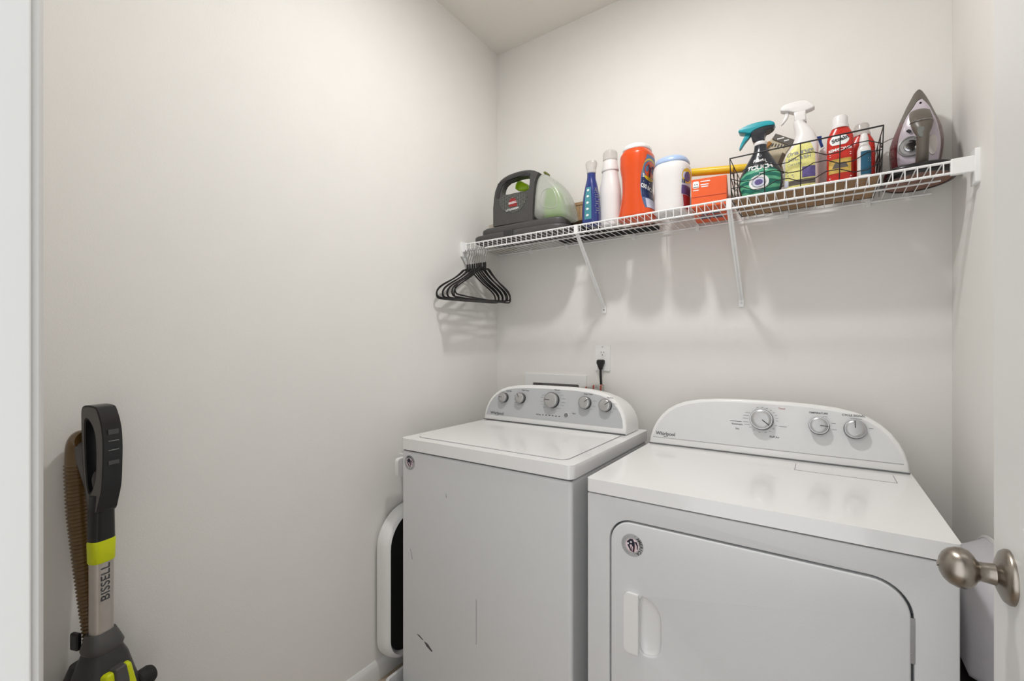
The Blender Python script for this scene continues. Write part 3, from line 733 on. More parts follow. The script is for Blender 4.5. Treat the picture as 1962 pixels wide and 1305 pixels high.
t = MB(); q = [(-1.139,1.910), (-1.141,1.881)]; put_text(t, 'BISSELL', .0125, fnc, at=q[0], rot=.06, bold=.0004, sx=1.1); 
put_text(t, 'LITTLEGREEN', .0115, fnc, at=(q[1][0], q[1][1]), rot=.05, bold=.0003, sx=1.0)
cb(t, 'brand_lettering', 'white_print')
to = [(-1.007,2.018), (-0.981,2.012), (-0.961,1.998), (-0.938,1.976), (-0.917,1.950), (-0.893,1.910), (-0.877,1.865), (-0.868,1.820), (-0.868,1.779), (-0.935,1.796), (-1.040,1.819), (-1.040,1.875), (-1.034,1.937), (-1.026,1.990)]
to = smooth_poly([(a, max(b, cz)) for a, b in to], 1)
cb(pillow(MB(), to, 1.662, 1.80, .035, 'Y', 6), 'clean_water_tank', 'tank', sharp=60)
ti = [(-0.988,1.953), (-0.962,1.957), (-0.936,1.938), (-0.921,1.888), (-0.916,1.809), (-0.994,1.812), (-1.004,1.880)]
cb(pillow(MB(), [(a, max(b, cz+.004)) for a, b in ti], 1.700, 1.76, .012), 'inner_bottle', mat('lime_inner', (140, 190, 60), .3), sharp=60)
ed = [(-0.975,1.936), (-0.942,1.939), (-0.922,1.915), (-0.909,1.860), (-0.929,1.846), (-0.981,1.863), (-0.994,1.884), (-0.991,1.919)]
cb(MB().tube([(a, 1.662, b) for a, b in smooth_poly(ed, 2)], .0016, 6, closed=True), 'tank_moulding', 'clearish')
tl = [(-1.166,1.985), (-1.160,2.023), (-1.137,2.028), (-1.117,2.014), (-1.094,2.000), (-1.094,1.971)]
cb(pillow(MB(), smooth_poly(tl, 1), 1.715, 1.765, .008), 'spray_tool', 'lime_tank', sharp=60)
tl = [(-1.040,2.058), (-1.029,2.061), (-1.021,2.049), (-1.029,2.042)]
cb(pillow(MB(), smooth_poly(tl, 1), 1.76, 1.80, .004), 'tank_cap', mat('olive_cap', (96, 104, 40), .5), sharp=60)

# things behind it
BB = MB().prism([(-1.387, DZ+.001), (-1.270, DZ+.001), (-1.270, 1.905), (-1.352, 1.900), (-1.353, 1.885), (-1.387, 1.880)], 1.812, 1.868, 'Y')
tag(BB.build('cardboard_box', 'beige_box', None, bevel=.002), 'greige cardboard box mostly hidden in the corner behind the carpet cleaner', 'box')
V = thing('ribbed_wooden_box', 'tan ribbed wooden box on short dark feet between carpet cleaner and blue bottle', 'wooden box', (-.86, 1.84, DZ))
vo = V.location
x0, x1 = -.965, -.765
MB().box(x0, x1, 1.815, 1.870, 1.838, 1.893).build('ribbed_side', 'wood_rib', V, off=vo)
MB().box(x0-.003, x1+.003, 1.812, 1.873, 1.893, 1.906).build('top_board', 'wood', V, off=vo, bevel=.001)
MB().box(x0-.003, x1+.003, 1.812, 1.873, 1.824, 1.838).build('bottom_board', 'wood', V, off=vo, bevel=.001)
for x in (-.945, -.86, -.785): MB().box(x-.010, x+.010, 1.818, 1.868, DZ+.012, 1.825).build('foot', 'vent_black', V, off=vo)
c_ = MB().prism(rrect(-.985, -.545, 1.800, 1.873, .008, 3), DZ, DZ+.011, 'Z')
tag(c_.build('flat_tray', 'vent_black', None, bevel=.002), 'flat black tray lying along the back of the shelf beneath the wooden box', 'tray')
# small grey bits on the tray
kk = MB(); kk.lathe([(.012, DZ+.0115), (.013, DZ+.03), (.006, DZ+.045), (.005, DZ+.06)], (-.905, 1.835, 0), n=20)
tag(kk.build('grey_nozzle', 'lavender', None), 'small grey nozzle standing on the black tray under the wooden box', 'nozzle')

def bottle_thing(name, label, cat, x, y, z=DZ, rz=0): return thing(name, label, cat, (x, y, z), rz)
# ------------------------------------------------------------ blue bottle
B = bottle_thing('cleaner_bottle', 'royal blue bottle with a white flip cap and teal side label', 'bottle', -.756, 1.662)
lf = Loft([(0, .033, .026, 2.6), (.02, .036, .028, 2.6), (.09, .0345, .027, 2.5), (.13, .030, .025, 2.3), (.165, .0235, .021, 2.1), (.19, .0175, .0175, 2), (.212, .0165, .0165, 2)])
mb = MB(); lf.body(mb); mb.build('bottle', 'blue', B, sharp=60)
t = MB(); lf.patch(t, -1.98, -1.32, .022, .150); t.build('side_label', 'teal_label', B, sharp=60)
t = MB()
for i in range(5):
    f = lf.fn(-1.65, .038+i*.025, .0014); el = [f(.0035*math.cos(a), .0045*math.sin(a)) for a in [2*PI*k_/14 for k_ in range(14)]]; t.add(el, [tuple(range(14))])
t.build('label_dots', 'white_print', B)
t = MB()
for i in range(11): bars(t, lf.fn(-.50, .045+i*.009, .0012), [(0, 0, .014 if i % 3 else .018)], .0022)
for i in range(3): put_text(t, 'wW', .014, lf.fn(-.5, .135-i*.0005, .0013), rot=PI/2, at=(0, 0)) if i == 0 else None
t.build('small_print', 'print_light', B)
mb = MB(); cl = Loft([(.208, .0175, .0175, 2), (.225, .0185, .018, 2), (.235, .021, .017, 2.4), (.250, .023, .017, 2.4), (.258, .020, .015, 2.4)]); cl.body(mb, 32, 16)
mb.build('flip_cap', 'clearish', B, sharp=60)
# ------------------------------------------------------------ tall white bottle
B = bottle_thing('detergent_bottle', 'tall plain white bottle with a milky cap between the blue bottle and orange tub', 'bottle', -.698, 1.715)
lf = Loft([(0, .040, .032, 2.4), (.02, .044, .034, 2.4), (.12, .044, .034, 2.4), (.16, .041, .032, 2.3), (.20, .034, .028, 2.1), (.222, .031, .027, 2)])
mb = MB(); lf.body(mb); mb.build('bottle', 'bottle_white', B, sharp=60)
mb = MB(); Loft([(.218, .0335, .029, 2), (.225, .035, .030, 2), (.245, .031, .029, 2), (.262, .028, .027, 2)]).body(mb, 40, 12); c_ = mb.build('collar', 'bottle_white', B, sharp=50)
mb = MB(); Loft([(.260, .026, .026, 2), (.270, .029, .029, 2), (.296, .028, .028, 2), (.302, .024, .024, 2)]).body(mb, 40, 12); mb.build('cap', 'clearish', B, sharp=50)
# ------------------------------------------------------------ orange pod tub
B = bottle_thing('pod_tub', 'tall curved orange tub with a white lid and navy blue label', 'tub', -.583, 1.705, DZ, math.radians(-4))
lf = Loft([(0, .062, .060, 2.6), (.015, .068, .066, 2.6), (.05, .060, .064, 2.7), (.11, .050, .062, 2.8), (.16, .052, .063, 2.8), (.21, .060, .066, 2.7), (.245, .060, .065, 2.6), (.262, .052, .058, 2.5), (.270, .045, .052, 2.4)])
mb = MB(); lf.body(mb, 64, 50); tb = mb.build('tub', 'orange', B, sharp=60)
bow = lambda t: 1.0+.0*t
def label(loft, a0, a1, z0, z1, m, name, parent, off, shape=None): 
    t = MB(); loft.patch(t, a0, a1, z0, z1, off, shape=shape); return t.build(name, m, parent, sharp=60)
sh = lambda t: .80+.2*math.sin(PI*t)
lb = label(lf, -.95, .95, .035, .235, 'steelblue', 'front_label', B, .0006, lambda t: .62+.38*math.sin(PI*min(1, t*1.0+.08))**.6 if t < .93 else .55)
label(lf, -.86, .86, .075, .150, 'navy', 'label_band', B, .0010)
label(lf, -.60, .60, .036, .072, 'label_pale', 'label_foot', B, .0010)
f = lf.fn(-.18, .178, .0014)
for r0, m_, o_ in ((.040, 'yellow', .0012), (.029, 'orange', .0016)):
    f = lf.fn(-.15, .182, o_); el = [f(r0*math.cos(a), r0*math.sin(a)) for a in [2*PI*k_/32 for k_ in range(32)]]
    cen = f(0, 0); t = MB(); t.add(el+[cen], [(i, (i+1) % 32, 32) for i in range(32)]); t.build('label_disc', m_, B)
t = MB(); put_text(t, 'T', .060, lf.fn(-.15, .174, .0024), bold=.0015, sx=.75); t.build('label_letter', 'navy', B)
t = MB(); put_text(t, 'OXI BOOST', .0215, lf.fn(-.10, .112, .0020), bold=.0010, sx=.8, rot=-.16); put_text(t, '2', .016, lf.fn(-.70, .156, .0020), bold=.0008)
bars(t, lf.fn(-.55, .135, .0018), [(.01, 0, .035)], .0028); bars(t, lf.fn(-.45, .092, .0018), [(.01, 0, .05)], .0012); bars(t, lf.fn(-.45, .086, .0018), [(.01, 0, .05)], .0012)
t.build('label_lettering', 'white_print', B)
mb = MB(); Loft([(.264, .050, .056, 2.4), (.270, .052, .058, 2.4), (.282, .048, .054, 2.4), (.290, .036, .042, 2.3)]).body(mb, 48, 14); mb.build('lid', 'bottle_white', B, sharp=60)
# ------------------------------------------------------------ white pod tub
B = bottle_thing('pod_tub', 'short rounded white tub with a pale blue lid next to the orange tub', 'tub', -.452, 1.705, DZ, math.radians(-3))
lf = Loft([(0, .050, .054, 2.6), (.012, .058, .060, 2.6), (.05, .058, .060, 2.7), (.11, .061, .062, 2.7), (.15, .065, .064, 2.6), (.175, .062, .062, 2.5), (.188, .052, .055, 2.4)])
mb = MB(); lf.body(mb, 64, 40); mb.build('tub', 'bottle_white', B, sharp=60)
label(lf, -.75, .75, .010, .150, 'label_pale', 'front_label', B, .0006, lambda t: .75+.25*t)
label(lf, -.62, .62, .012, .060, 'label_red', 'label_foot', B, .0010, lambda t: .8+.2*t)
label(lf, -.74, .74, .062, .094, 'label_purple', 'label_band', B, .0010)
f = lf.fn(-.30, .128, .0014); el = [f(.026*math.cos(a), .026*math.sin(a)) for a in [2*PI*k_/32 for k_ in range(32)]]; t = MB(); t.add(el+[f(0, 0)], [(i, (i+1) % 32, 32) for i in range(32)]); t.build('label_disc', 'yellow', B)
f = lf.fn(-.28, .124, .0018); el = [f(.016*math.cos(a), .018*math.sin(a)) for a in [2*PI*k_/32 for k_ in range(32)]]; t = MB(); t.add(el+[f(0, 0)], [(i, (i+1) % 32, 32) for i in range(32)]); t.build('label_disc', 'label_purple', B)
t = MB(); put_text(t, '18', .018, lf.fn(-.62, .106, .0016), bold=.0008); t.build('label_number', 'navy', B)
mb = MB(); Loft([(.180, .056, .058, 2.4), (.186, .060, .061, 2.4), (.198, .057, .058, 2.4), (.206, .048, .050, 2.4), (.212, .030, .030, 2.2)]).body(mb, 48, 14); ld = mb.build('lid', 'cap_blue', B, sharp=50)
# ------------------------------------------------------------ orange-red card box
B = bottle_thing('card_box', 'orange-red cardboard box with a small white logo, left of the wire basket', 'box', -.330, 1.765, DZ, .13)
MB().box(-.056, .056, -.115, .105, 0, .098).build('box', 'cardred', B, bevel=.0012)
MB().box(-.054, .054, -.1162, -.1148, .0350, .0358).build('flap_line', 'label_red', B)
t = MB(); ff = lambda x, y: (x, -.1156, y)
t.add([ff(a, b) for a, b in rrect(-.051, -.031, .066, .090, .005, 3)], [tuple(range(16))]); bars(t, ff, [(-.041, .059, .018)], .003)
t.build('logo', 'white_print', B)
t = MB(); ff2 = lambda x, y: (x, -.1160, y)
for sx_ in (-.0445, -.0375): t.add([ff2(sx_+.0018*math.cos(a), .079+.0018*math.sin(a)) for a in [2*PI*k_/12 for k_ in range(12)]], [tuple(range(12))])
bars(t, ff2, [(-.041, .070, .016)], .0022); t.build('logo_marks', 'print', B)
t = MB(); bars(t, ff, [(-.011, .087, .030), (-.013, .076, .026), (-.013, .069, .022)], .0034); t.build('lettering', 'white_print', B)
t = MB(); 
for (a, b, c2, d2) in ((-.030, -.004, -.05, -.01), (0, .03, -.05, -.012), (-.036, .0, .0, .05), (.005, .04, .0, .05)): t.add([(a, c2, -.0003), (b, c2, -.0003), (b, d2, -.0003), (a, d2, -.0003)], [(0,1,2,3)])
t.build('underside_print', 'navy', B)
# ------------------------------------------------------------ yellow handle lying across
yl = [(-0.411,1.926), (-0.211,1.899)]; 
ya = Vector((-.470, 1.80, yl[0][1]+(yl[0][1]-yl[1][1])*.35)); yb_ = Vector((-.165, 1.80, yl[1][1]-.003))
mb = MB(); mb.tube([ya, ya.lerp(yb_, .02), ya.lerp(yb_, .5), ya.lerp(yb_, .97), yb_], .0145, 20, rf=lambda q: .0145 if .1 < q < .9 else .012)
tag(mb.build('yellow_handle', 'yellow', None, sharp=50), 'round yellow plastic handle laid across behind the orange-red box', 'handle')
# ------------------------------------------------------------ black wire basket
K_ = thing('wire_basket', 'rectangular black wire basket holding the spray bottles', 'basket', (-.048, 1.755, DZ))
ko = K_.location
def kb(mb, name, m, parent=None, **k): return mb.build(name, m, parent or K_, off=ko, **k)
X0, X1, Y0, Y1, ZT = -.246, .147, 1.630, 1.872, 1.884
bx0, bx1, by0, by1, zb = X0+.004, X1-.004, Y0+.006, Y1-.006, DZ+.003
kb(MB().tube([(X0, Y0, ZT), (X1, Y0, ZT), (X1, Y1, ZT), (X0, Y1, ZT)], .0024, 8, closed=True), 'rim', 'black_wire')
kb(MB().tube([(bx0, by0, zb), (bx1, by0, zb), (bx1, by1, zb), (bx0, by1, zb)], .0026, 8, closed=True), 'base_frame', 'black_wire')
def side_pt(s_, u, t):   # s_: 0 front 1 right 2 back 3 left ; u along, t height 0..1
    z = zb+(ZT-zb)*t
    xa, xb = bx0+(X0-bx0)*t, bx1+(X1-bx1)*t; ya_, yb2 = by0+(Y0-by0)*t, by1+(Y1-by1)*t
    return {0: (xa+(xb-xa)*u, ya_, z), 2: (xb+(xa-xb)*u, yb2, z), 1: (xb, ya_+(yb2-ya_)*u, z), 3: (xa, yb2+(ya_-yb2)*u, z)}[s_]
for s_, nv in ((0, 4), (2, 4), (1, 3), (3, 3)):
    g = MB()
    for i in range(nv):
        u = i/nv+ (0 if s_ in (0, 2) else .0)
        g.tube([side_pt(s_, u, 0), side_pt(s_, u, 1)], .0016, 6)
    for j, t0 in enumerate((.20, .44, .68) if s_ in (0, 2) else (.2, .44, .68)):
        pts = []; nseg = 12 if s_ in (0, 2) else 8
        for i in range(nseg+1):
            u = i/nseg; dz = (.085 if (i//2) % 2 == 0 else -.085) if i % 1 == 0 else 0
            dz = (0.07, 0.07, -.05, -.05)[(i+j) % 4]
            pts.append(side_pt(s_, u, t0+dz))
        g.tube(pts, .0014, 6)
    kb(g, 'wire_side', 'black_wire')
kb(MB().box(bx0+.006, bx1-.006, by0+.006, by1-.006, DZ+.0008, DZ+.0050), 'base_board', 'brown_board')
BZ = DZ+.0052
# teal / black fabric spray
B = bottle_thing('spray_bottle', 'dark green and black spray bottle with a teal trigger', 'spray bottle', -.163, 1.692, BZ)
lf = Loft([(0, .050, .030, 2.2), (.012, .056, .034, 2.2), (.045, .0635, .037, 2.1), (.075, .0625, .036, 2.1), (.105, .050, .032, 2), (.135, .033, .026, 2), (.160, .0205, .020, 2), (.178, .0180, .018, 2)])
mb = MB(); lf.body(mb, 64, 44); mb.build('bottle', 'black_gloss', B, sharp=60)
label(lf, -PI/2-1.15, -PI/2+1.15, .004, .098, 'green_label', 'front_label', B, .0007, lambda t: 1-.55*max(0, t-.72)/.28)
for r0, m_, o_ in ((.024, 'white_print', .0014), (.0165, 'print_light', .0018), (.0145, 'label_pale', .0020), (.009, 'label_purple', .0023)):
    f = lf.fn(-PI/2-.02, .046, o_); el = [f(r0*math.cos(a)*1.05, r0*math.sin(a)) for a in [2*PI*k_/32 for k_ in range(32)]]; t = MB(); t.add(el+[f(0, 0)], [(i, (i+1) % 32, 32) for i in range(32)]); t.build('label_disc', m_, B)
t = MB()
for i, ch in enumerate('TOUCH'):
    put_text(t, ch, .0190, lf.fn(-PI/2+(i-2)*.275, .094+.001*abs(i-2), .0018), bold=.0010)
put_text(t, 'Fabric', .013, lf.fn(-PI/2, .1185, .0016), bold=.0005); bars(t, lf.fn(-PI/2+.1, .110, .0016), [(0, 0, .030)], .0016)
bars(t, lf.fn(-PI/2+.1, .084, .0018), [(0, 0, .03), (0, -.009, .012)], .002)
t.build('label_lettering', 'white_print', B)
t = MB(); put_text(t, 'AD', .008, lf.fn(-PI/2, .134, .0016), bold=.0003); t.build('badge', 'print_light', B)
mb = MB(); mb.lathe([(.0185, .176), (.0195, .180), (.0195, .184), (.0185, .187)], n=36); mb.build('neck_ring', 'bottle_white', B)
hd = [(-0.184,1.938), (-0.188,1.954), (-0.191,1.969), (-0.192,1.978), (-0.180,1.987), (-0.159,1.988), (-0.132,1.985), (-0.121,1.982), (-0.124,1.974), (-0.135,1.968), (-0.148,1.965), (-0.151,1.948), (-0.150,1.931)]
pillow(MB(), [(a+.163, b-BZ) for a, b in smooth_poly(hd, 1)], -.0165, .0165, .006).build('spray_head', 'black_gloss', B, sharp=60)
hd = [(-0.229,1.988), (-0.221,1.995), (-0.194,2.002), (-0.166,2.003), (-0.138,2.000), (-0.124,1.992), (-0.120,1.984), (-0.123,1.980), (-0.135,1.982), (-0.153,1.983), (-0.172,1.980), (-0.185,1.975), (-0.192,1.968), (-0.208,1.976), (-0.225,1.981)]
tr = pillow(MB(), [(a+.163, b-BZ) for a, b in smooth_poly(hd, 1)], -.019, .019, .006).build('nozzle_cover', 'teal', B, sharp=60)
hd = [(-0.206,1.979), (-0.189,1.972), (-0.195,1.962), (-0.206,1.951), (-0.217,1.938), (-0.225,1.926), (-0.226,1.931), (-0.221,1.947), (-0.213,1.963)]
pillow(MB(), [(a+.163, b-BZ) for a, b in smooth_poly(hd, 1)], -.008, .008, .003).build('trigger', 'teal', B, sharp=60)
# white polish spray
B = bottle_thing('spray_bottle', 'tall white trigger spray bottle with a pale yellow label', 'spray bottle', -.050, 1.700, BZ)
lf = Loft([(0, .042, .026, 3), (.01, .0465, .029, 3), (.115, .0455, .029, 3), (.145, .038, .027, 2.6, .008), (.175, .0285, .024, 2.3, .011), (.20, .0225, .021, 2.2, .005), (.222, .0170, .0175, 2, -.005), (.230, .0165, .017, 2, -.006)])
mb = MB(); lf.body(mb, 64, 44); mb.build('bottle', 'bottle_white', B, sharp=60)
label(lf, -PI/2-1.02, -PI/2+.80, .014, .148, 'label_yellow', 'front_label', B, .0008, lambda t: 1-.5*max(0, t-.75)/.25)
label(lf, -PI/2+.02, -PI/2+.78, .040, .074, 'label_purple', 'label_picture', B, .0013)
label(lf, -PI/2-.60, -PI/2+.78, .020, .036, 'card_grey', 'label_band', B, .0013)
label(lf, -PI/2-1.0, -PI/2-.62, .018, .040, 'label_pale', 'label_corner', B, .0013)
t = MB(); put_text(t, 'Orange', .019, lf.fn(-PI/2-.1, .122, .0014), bold=.0003, rot=.12); put_text(t, 'POLISH', .014, lf.fn(-PI/2-.1, .103, .0014), bold=.0002, rot=.1); put_text(t, 'Citrus', .012, lf.fn(-PI/2-.35, .087, .0014), rot=.1)
bars(t, lf.fn(-PI/2-.5, .062, .0014), [(0, 0, .022), (0, -.008, .018), (0, -.015, .022)], .003); t.build('label_lettering', 'print_light', B)
def glo(px): return [(a+.050, b-BZ) for a, b in px]
hd = glo([(-0.107,2.032), (-0.097,2.042), (-0.071,2.044), (-0.046,2.042), (-0.030,2.036), (-0.015,2.017), (-0.014,2.010), (-0.036,2.005), (-0.057,2.004), (-0.072,2.010), (-0.085,2.018), (-0.106,2.023)])
pillow(MB(), smooth_poly(hd, 1), -.014, .014, .005).build('spray_head', 'bottle_white', B, sharp=60)
hd = glo([(-0.070,2.009), (-0.037,2.008), (-0.037,1.992), (-0.035,1.975), (-0.069,1.980), (-0.068,1.993)])
pillow(MB(), hd, -.0155, .0155, .006).build('collar', 'bottle_white', B, sharp=60)
hd = glo([(-0.093,2.022), (-0.083,2.018), (-0.084,2.005), (-0.090,1.994), (-0.100,1.984), (-0.106,1.980), (-0.098,1.997), (-0.093,2.007)])
pillow(MB(), smooth_poly(hd, 1), -.006, .006, .0025).build('trigger', 'bottle_white', B, sharp=60)
# blister pack with knife blades leaning behind
bp = thing('blister_pack', 'tilted dark and cream card pack between the two spray bottles', 'pack', (-.105, 1.80, BZ))
bpo = bp.location
q = [(-0.127,1.994), (-0.070,1.959), (-0.111,1.900), (-0.102,1.859), (-0.127,1.864), (-0.139,1.921), (-0.163,1.954)]
o_ = MB().prism(q, 1.785, 1.797, 'Y').build('card', 'card_cream', bp, off=bpo, bevel=.001)
q = [(-0.126,1.994), (-0.069,1.957), (-0.081,1.939), (-0.136,1.978)]; MB().prism(q, 1.780, 1.7855, 'Y').build('header', 'card_grey', bp, off=bpo, bevel=.0008)
q = [(-0.158,1.966), (-0.145,1.973), (-0.137,1.964), (-0.155,1.947), (-0.163,1.952)]; MB().prism(q, 1.779, 1.7855, 'Y').build('amber_tip', 'amber', bp, off=bpo, bevel=.001)
t = MB()
for i in range(5):
    q = [(-0.134,1.965), (-0.131,1.962), (-0.136,1.952), (-0.139,1.955)]; dx = i*.0085
    t.add([(a+dx, 1.7845, b-dx*.42) for a, b in q], [(0,1,2,3)])
t.build('blade_marks', 'print', bp, off=bpo)
t = MB(); put_text(t, 'KNIVES', .011, lambda x, y: (x, 1.7795, y), at=[(-0.105,1.970)][0], rot=-.32, bold=.0005) if False else bars(t, lambda x, y: (x, 1.7795, y), [([(-0.111,1.973)][0][0], [(-0.111,1.973)][0][1], .02), ([(-0.094,1.962)][0][0], [(-0.094,1.962)][0][1], .014)], .004)
t.build('header_lettering', 'white_print', bp, off=bpo)
q = [(-0.106,1.924), (-0.096,1.914), (-0.117,1.860), (-0.129,1.863)]; MB().prism([(a, max(b, BZ+.001)) for a, b in q], 1.779, 1.784, 'Y').build('lower_strip', mat('brown_card', (120, 104, 88), .5), bp, off=bpo)
# white bottle with blue flip nozzle
B = bottle_thing('squeeze_bottle', 'slim white bottle with a blue nozzle half hidden behind the polish spray', 'bottle', .018, 1.775, BZ)
mb = MB(); Loft([(0, .020, .016, 2.3), (.01, .0225, .018, 2.3), (.13, .0225, .018, 2.3), (.148, .020, .016, 2.2), (.155, .012, .012, 2)]).body(mb, 32, 24); mb.build('bottle', mat('pinkish_white_bottle', (222, 208, 208), .35), B, sharp=60)
q = [(-0.009,1.948), (0.004,1.948), (0.005,1.927), (0.009,1.914), (0.002,1.911), (-0.003,1.928)]; pillow(MB(), [(a-.018, b-BZ) for a, b in q], -.006, .006, .002).build('nozzle', 'clip_blue', B, sharp=60)
# red stain remover bottles
def red_bottle(x, y, label_, h=1.0, withlab=True):
    B = bottle_thing('stain_remover_bottle', label_, 'bottle', x, y, BZ)
    lf = Loft([(0, .030, .019, 3), (.008, .0335, .022, 3), (.125, .0335, .022, 3), (.150, .032, .021, 2.6), (.168, .025, .019, 2.3), (.178, .020, .018, 2)])
    mb = MB(); lf.body(mb, 56, 40); mb.build('bottle', 'red', B, sharp=60)
    mb = MB(); mb.lathe([(.0225, .174), (.0225, .182), (.0195, .184), (.0195, .206), (.017, .212), (.004, .213)], n=36); mb.build('cap', 'clearish' if not withlab else 'bottle_white', B, sharp=40)
    if withlab:
        label(lf, -PI/2-.85, -PI/2+.75, .035, .078, 'label_gold', 'label_picture', B, .0008)
        label(lf, -PI/2-.45, -PI/2+.45, .050, .066, 'card_grey', 'car_window', B, .0012, lambda t: 1-.5*t)
        t = MB(); lf.patch(t, -PI/2-.75, -PI/2+.55, .120, .150, .0008, shape=lambda t_: .5+.5*math.sin(PI*t_)); t.build('logo_patch', 'white_print', B, sharp=60)
        t = MB(); put_text(t, 'Stain', .016, lf.fn(-PI/2, .137, .0014), bold=.0006, rot=.35); t.build('logo_lettering', 'print', B)
        t = MB(); put_text(t, 'REMOVER', .0115, lf.fn(-PI/2, .106, .0014), bold=.0004, rot=.08); bars(t, lf.fn(-PI/2, .094, .0014), [(0, 0, .044), (0, -.006, .044)], .0016); bars(t, lf.fn(-PI/2, .022, .0014), [(0, 0, .046), (0, -.007, .04)], .0030)
        t.build('label_lettering', 'white_print', B)
    return B
red_bottle(.050, 1.695, 'red bottle with a white cap and a golden car picture in the wire basket')
red_bottle(.108, 1.795, 'plain red-shouldered bottle with a white cap at the back of the wire basket', withlab=False)
B = bottle_thing('squeeze_tube', 'small white tube with a dark teal label at the right end of the wire basket', 'tube', .106, 1.668, BZ)
lf = Loft([(0, .0150, .013, 2.4), (.005, .0165, .0145, 2.4), (.085, .0165, .0145, 2.4), (.098, .013, .012, 2.2), (.104, .0105, .0105, 2)])
mb = MB(); lf.body(mb, 40, 24); mb.build('tube', 'bottle_white', B, sharp=60)
label(lf, -PI/2-.45, -PI/2+1.3, .012, .080, 'tube_teal', 'label', B, .0006)
mb = MB(); mb.lathe([(.0110, .102), (.0112, .118), (.0085, .130), (.0080, .134), (.002, .135)], n=28); mb.build('cap', 'bottle_white', B)
t = MB(); bars(t, lf.fn(-PI/2+.7, .058, .0010), [(0, 0, .008), (0, -.008, .008)], .003); t.build('label_marks', 'print_light', B)
wj = MB(); wj.lathe([(.015, BZ), (.017, BZ+.004), (.017, BZ+.034), (.013, BZ+.040), (.013, BZ+.052), (.010, BZ+.055)], (-.2215, 1.775, 0), n=28)
tag(wj.build('small_jar', 'bottle_white', None), 'small white jar in the left corner of the wire basket', 'jar')
# ------------------------------------------------------------ oval tray and iron
T = thing('oval_tray', 'black-rimmed oval tray with a brown middle under the steam iron', 'tray', (.235, 1.765, DZ))
el = lambda a_, b_, n=56: [(.235+a_*math.cos(2*PI*i/n), 1.765+b_*math.sin(2*PI*i/n)) for i in range(n)]
MB().prism(el(.083, .100), DZ, DZ+.008, 'Z', holes=[el(.077, .094)]).build('rim', 'black_plastic', T, off=T.location)
MB().prism(el(.0775, .0945), DZ+.002, DZ+.005, 'Z').build('plate', mat('brown_plate', (132, 92, 76), .5), T, off=T.location)
I = thing('steam_iron', 'steam iron standing upright with a grey handle and burgundy sides', 'iron', (.238, 1.76, DZ+.008))
io = I.location; zi = DZ+.0085
def ib(mb, name, m, parent=None, **k): return mb.build(name, m, parent or I, off=io, **k)
outl = [(0.246,2.036), (0.250,2.032), (0.259,2.014), (0.270,1.986), (0.280,1.956), (0.293,1.922), (0.298,1.896), (0.300,1.871), (0.298,1.839), (0.293,1.807), (0.285,1.795), (0.186,1.798), (0.180,1.812), (0.177,1.861), (0.179,1.882), (0.185,1.904), (0.201,1.949), (0.216,1.988), (0.233,2.025), (0.241,2.035)]
outl = [(a, max(b, zi+.012)) for a, b in outl]
ib(MB().prism(inset(outl, .002), 1.822, 1.828, 'Y'), 'soleplate', 'steel', bevel=.001)
sk = MB(); sk.loft([[(a, 1.822, b) for a, b in outl], [(a, 1.805, b) for a, b in outl], [(a, 1.798, b) for a, b in inset(outl, .003)]]); ib(sk, 'skirt', 'iron_grey', sharp=40)
shell = [(0.245,1.993), (0.249,1.989), (0.262,1.968), (0.270,1.945), (0.278,1.920), (0.284,1.893), (0.288,1.862), (0.288,1.834), (0.285,1.811), (0.281,1.790), (0.195,1.794), (0.191,1.824), (0.191,1.854), (0.193,1.880), (0.198,1.905), (0.209,1.942), (0.218,1.959), (0.228,1.972), (0.235,1.988)]
shell = [(a, max(b, zi+.014)) for a, b in shell]
def lerp_poly(p, q, t): return [(a[0]*(1-t)+b[0]*t, a[1]*(1-t)+b[1]*t) for a, b in zip(p, q)]
def resample(poly, n=72, start_top=True):
    P_ = [Vector((a, b)) for a, b in poly]; k0 = max(range(len(P_)), key=lambda i: P_[i].y); P_ = P_[k0:]+P_[:k0]
    L_ = [0]
    for i in range(len(P_)): L_.append(L_[-1]+(P_[(i+1) % len(P_)]-P_[i]).length)
    out = []
    for j in range(n):
        s_ = L_[-1]*j/n
        for i in range(len(P_)):
            if s_ <= L_[i+1]: q = (s_-L_[i])/max(1e-9, L_[i+1]-L_[i]); v = P_[i].lerp(P_[(i+1) % len(P_)], q); out.append((v.x, v.y)); break
    return out
ro, rs_ = resample(smooth_poly(outl, 1)), resample(smooth_poly(shell, 1))
sd = MB(); sd.loft([[(a, y, b) for a, b in lerp_poly(ro, rs_, t)] for t, y in ((.05, 1.799), (.25, 1.792), (.6, 1.783), (.95, 1.774))])
zmid = lambda f: sum(sd.v[i_][2] for i_ in f)/len(f)
side_f = [f for f in sd.f if len(f) == 4]
for nm, mt, sel in (('side_panels', 'iron_red', [f for f in side_f if zmid(f) <= 1.935]), ('nose_cover', 'iron_grey', [f for f in side_f if zmid(f) > 1.935])):
    q_ = MB(); q_.v = list(sd.v); q_.f = sel; used_ = sorted({i_ for f in sel for i_ in f}); mp = {k_: n_ for n_, k_ in enumerate(used_)}
    q_.v = [sd.v[k_] for k_ in used_]; q_.f = [tuple(mp[i_] for i_ in f) for f in sel]; ib(q_, nm, mt, sharp=60)
cxs_, czs_ = sum(a for a, b in rs_)/len(rs_), sum(b for a, b in rs_)/len(rs_)-.02
top_ = MB(); top_.loft([[(cxs_+(a-cxs_)*d_, y, czs_+(b-czs_)*d_) for a, b in rs_] for d_, y in ((1.0, 1.776), (.992, 1.769), (.965, 1.762), (.91, 1.757))]); ib(top_, 'shell', 'iron_body', sharp=60)
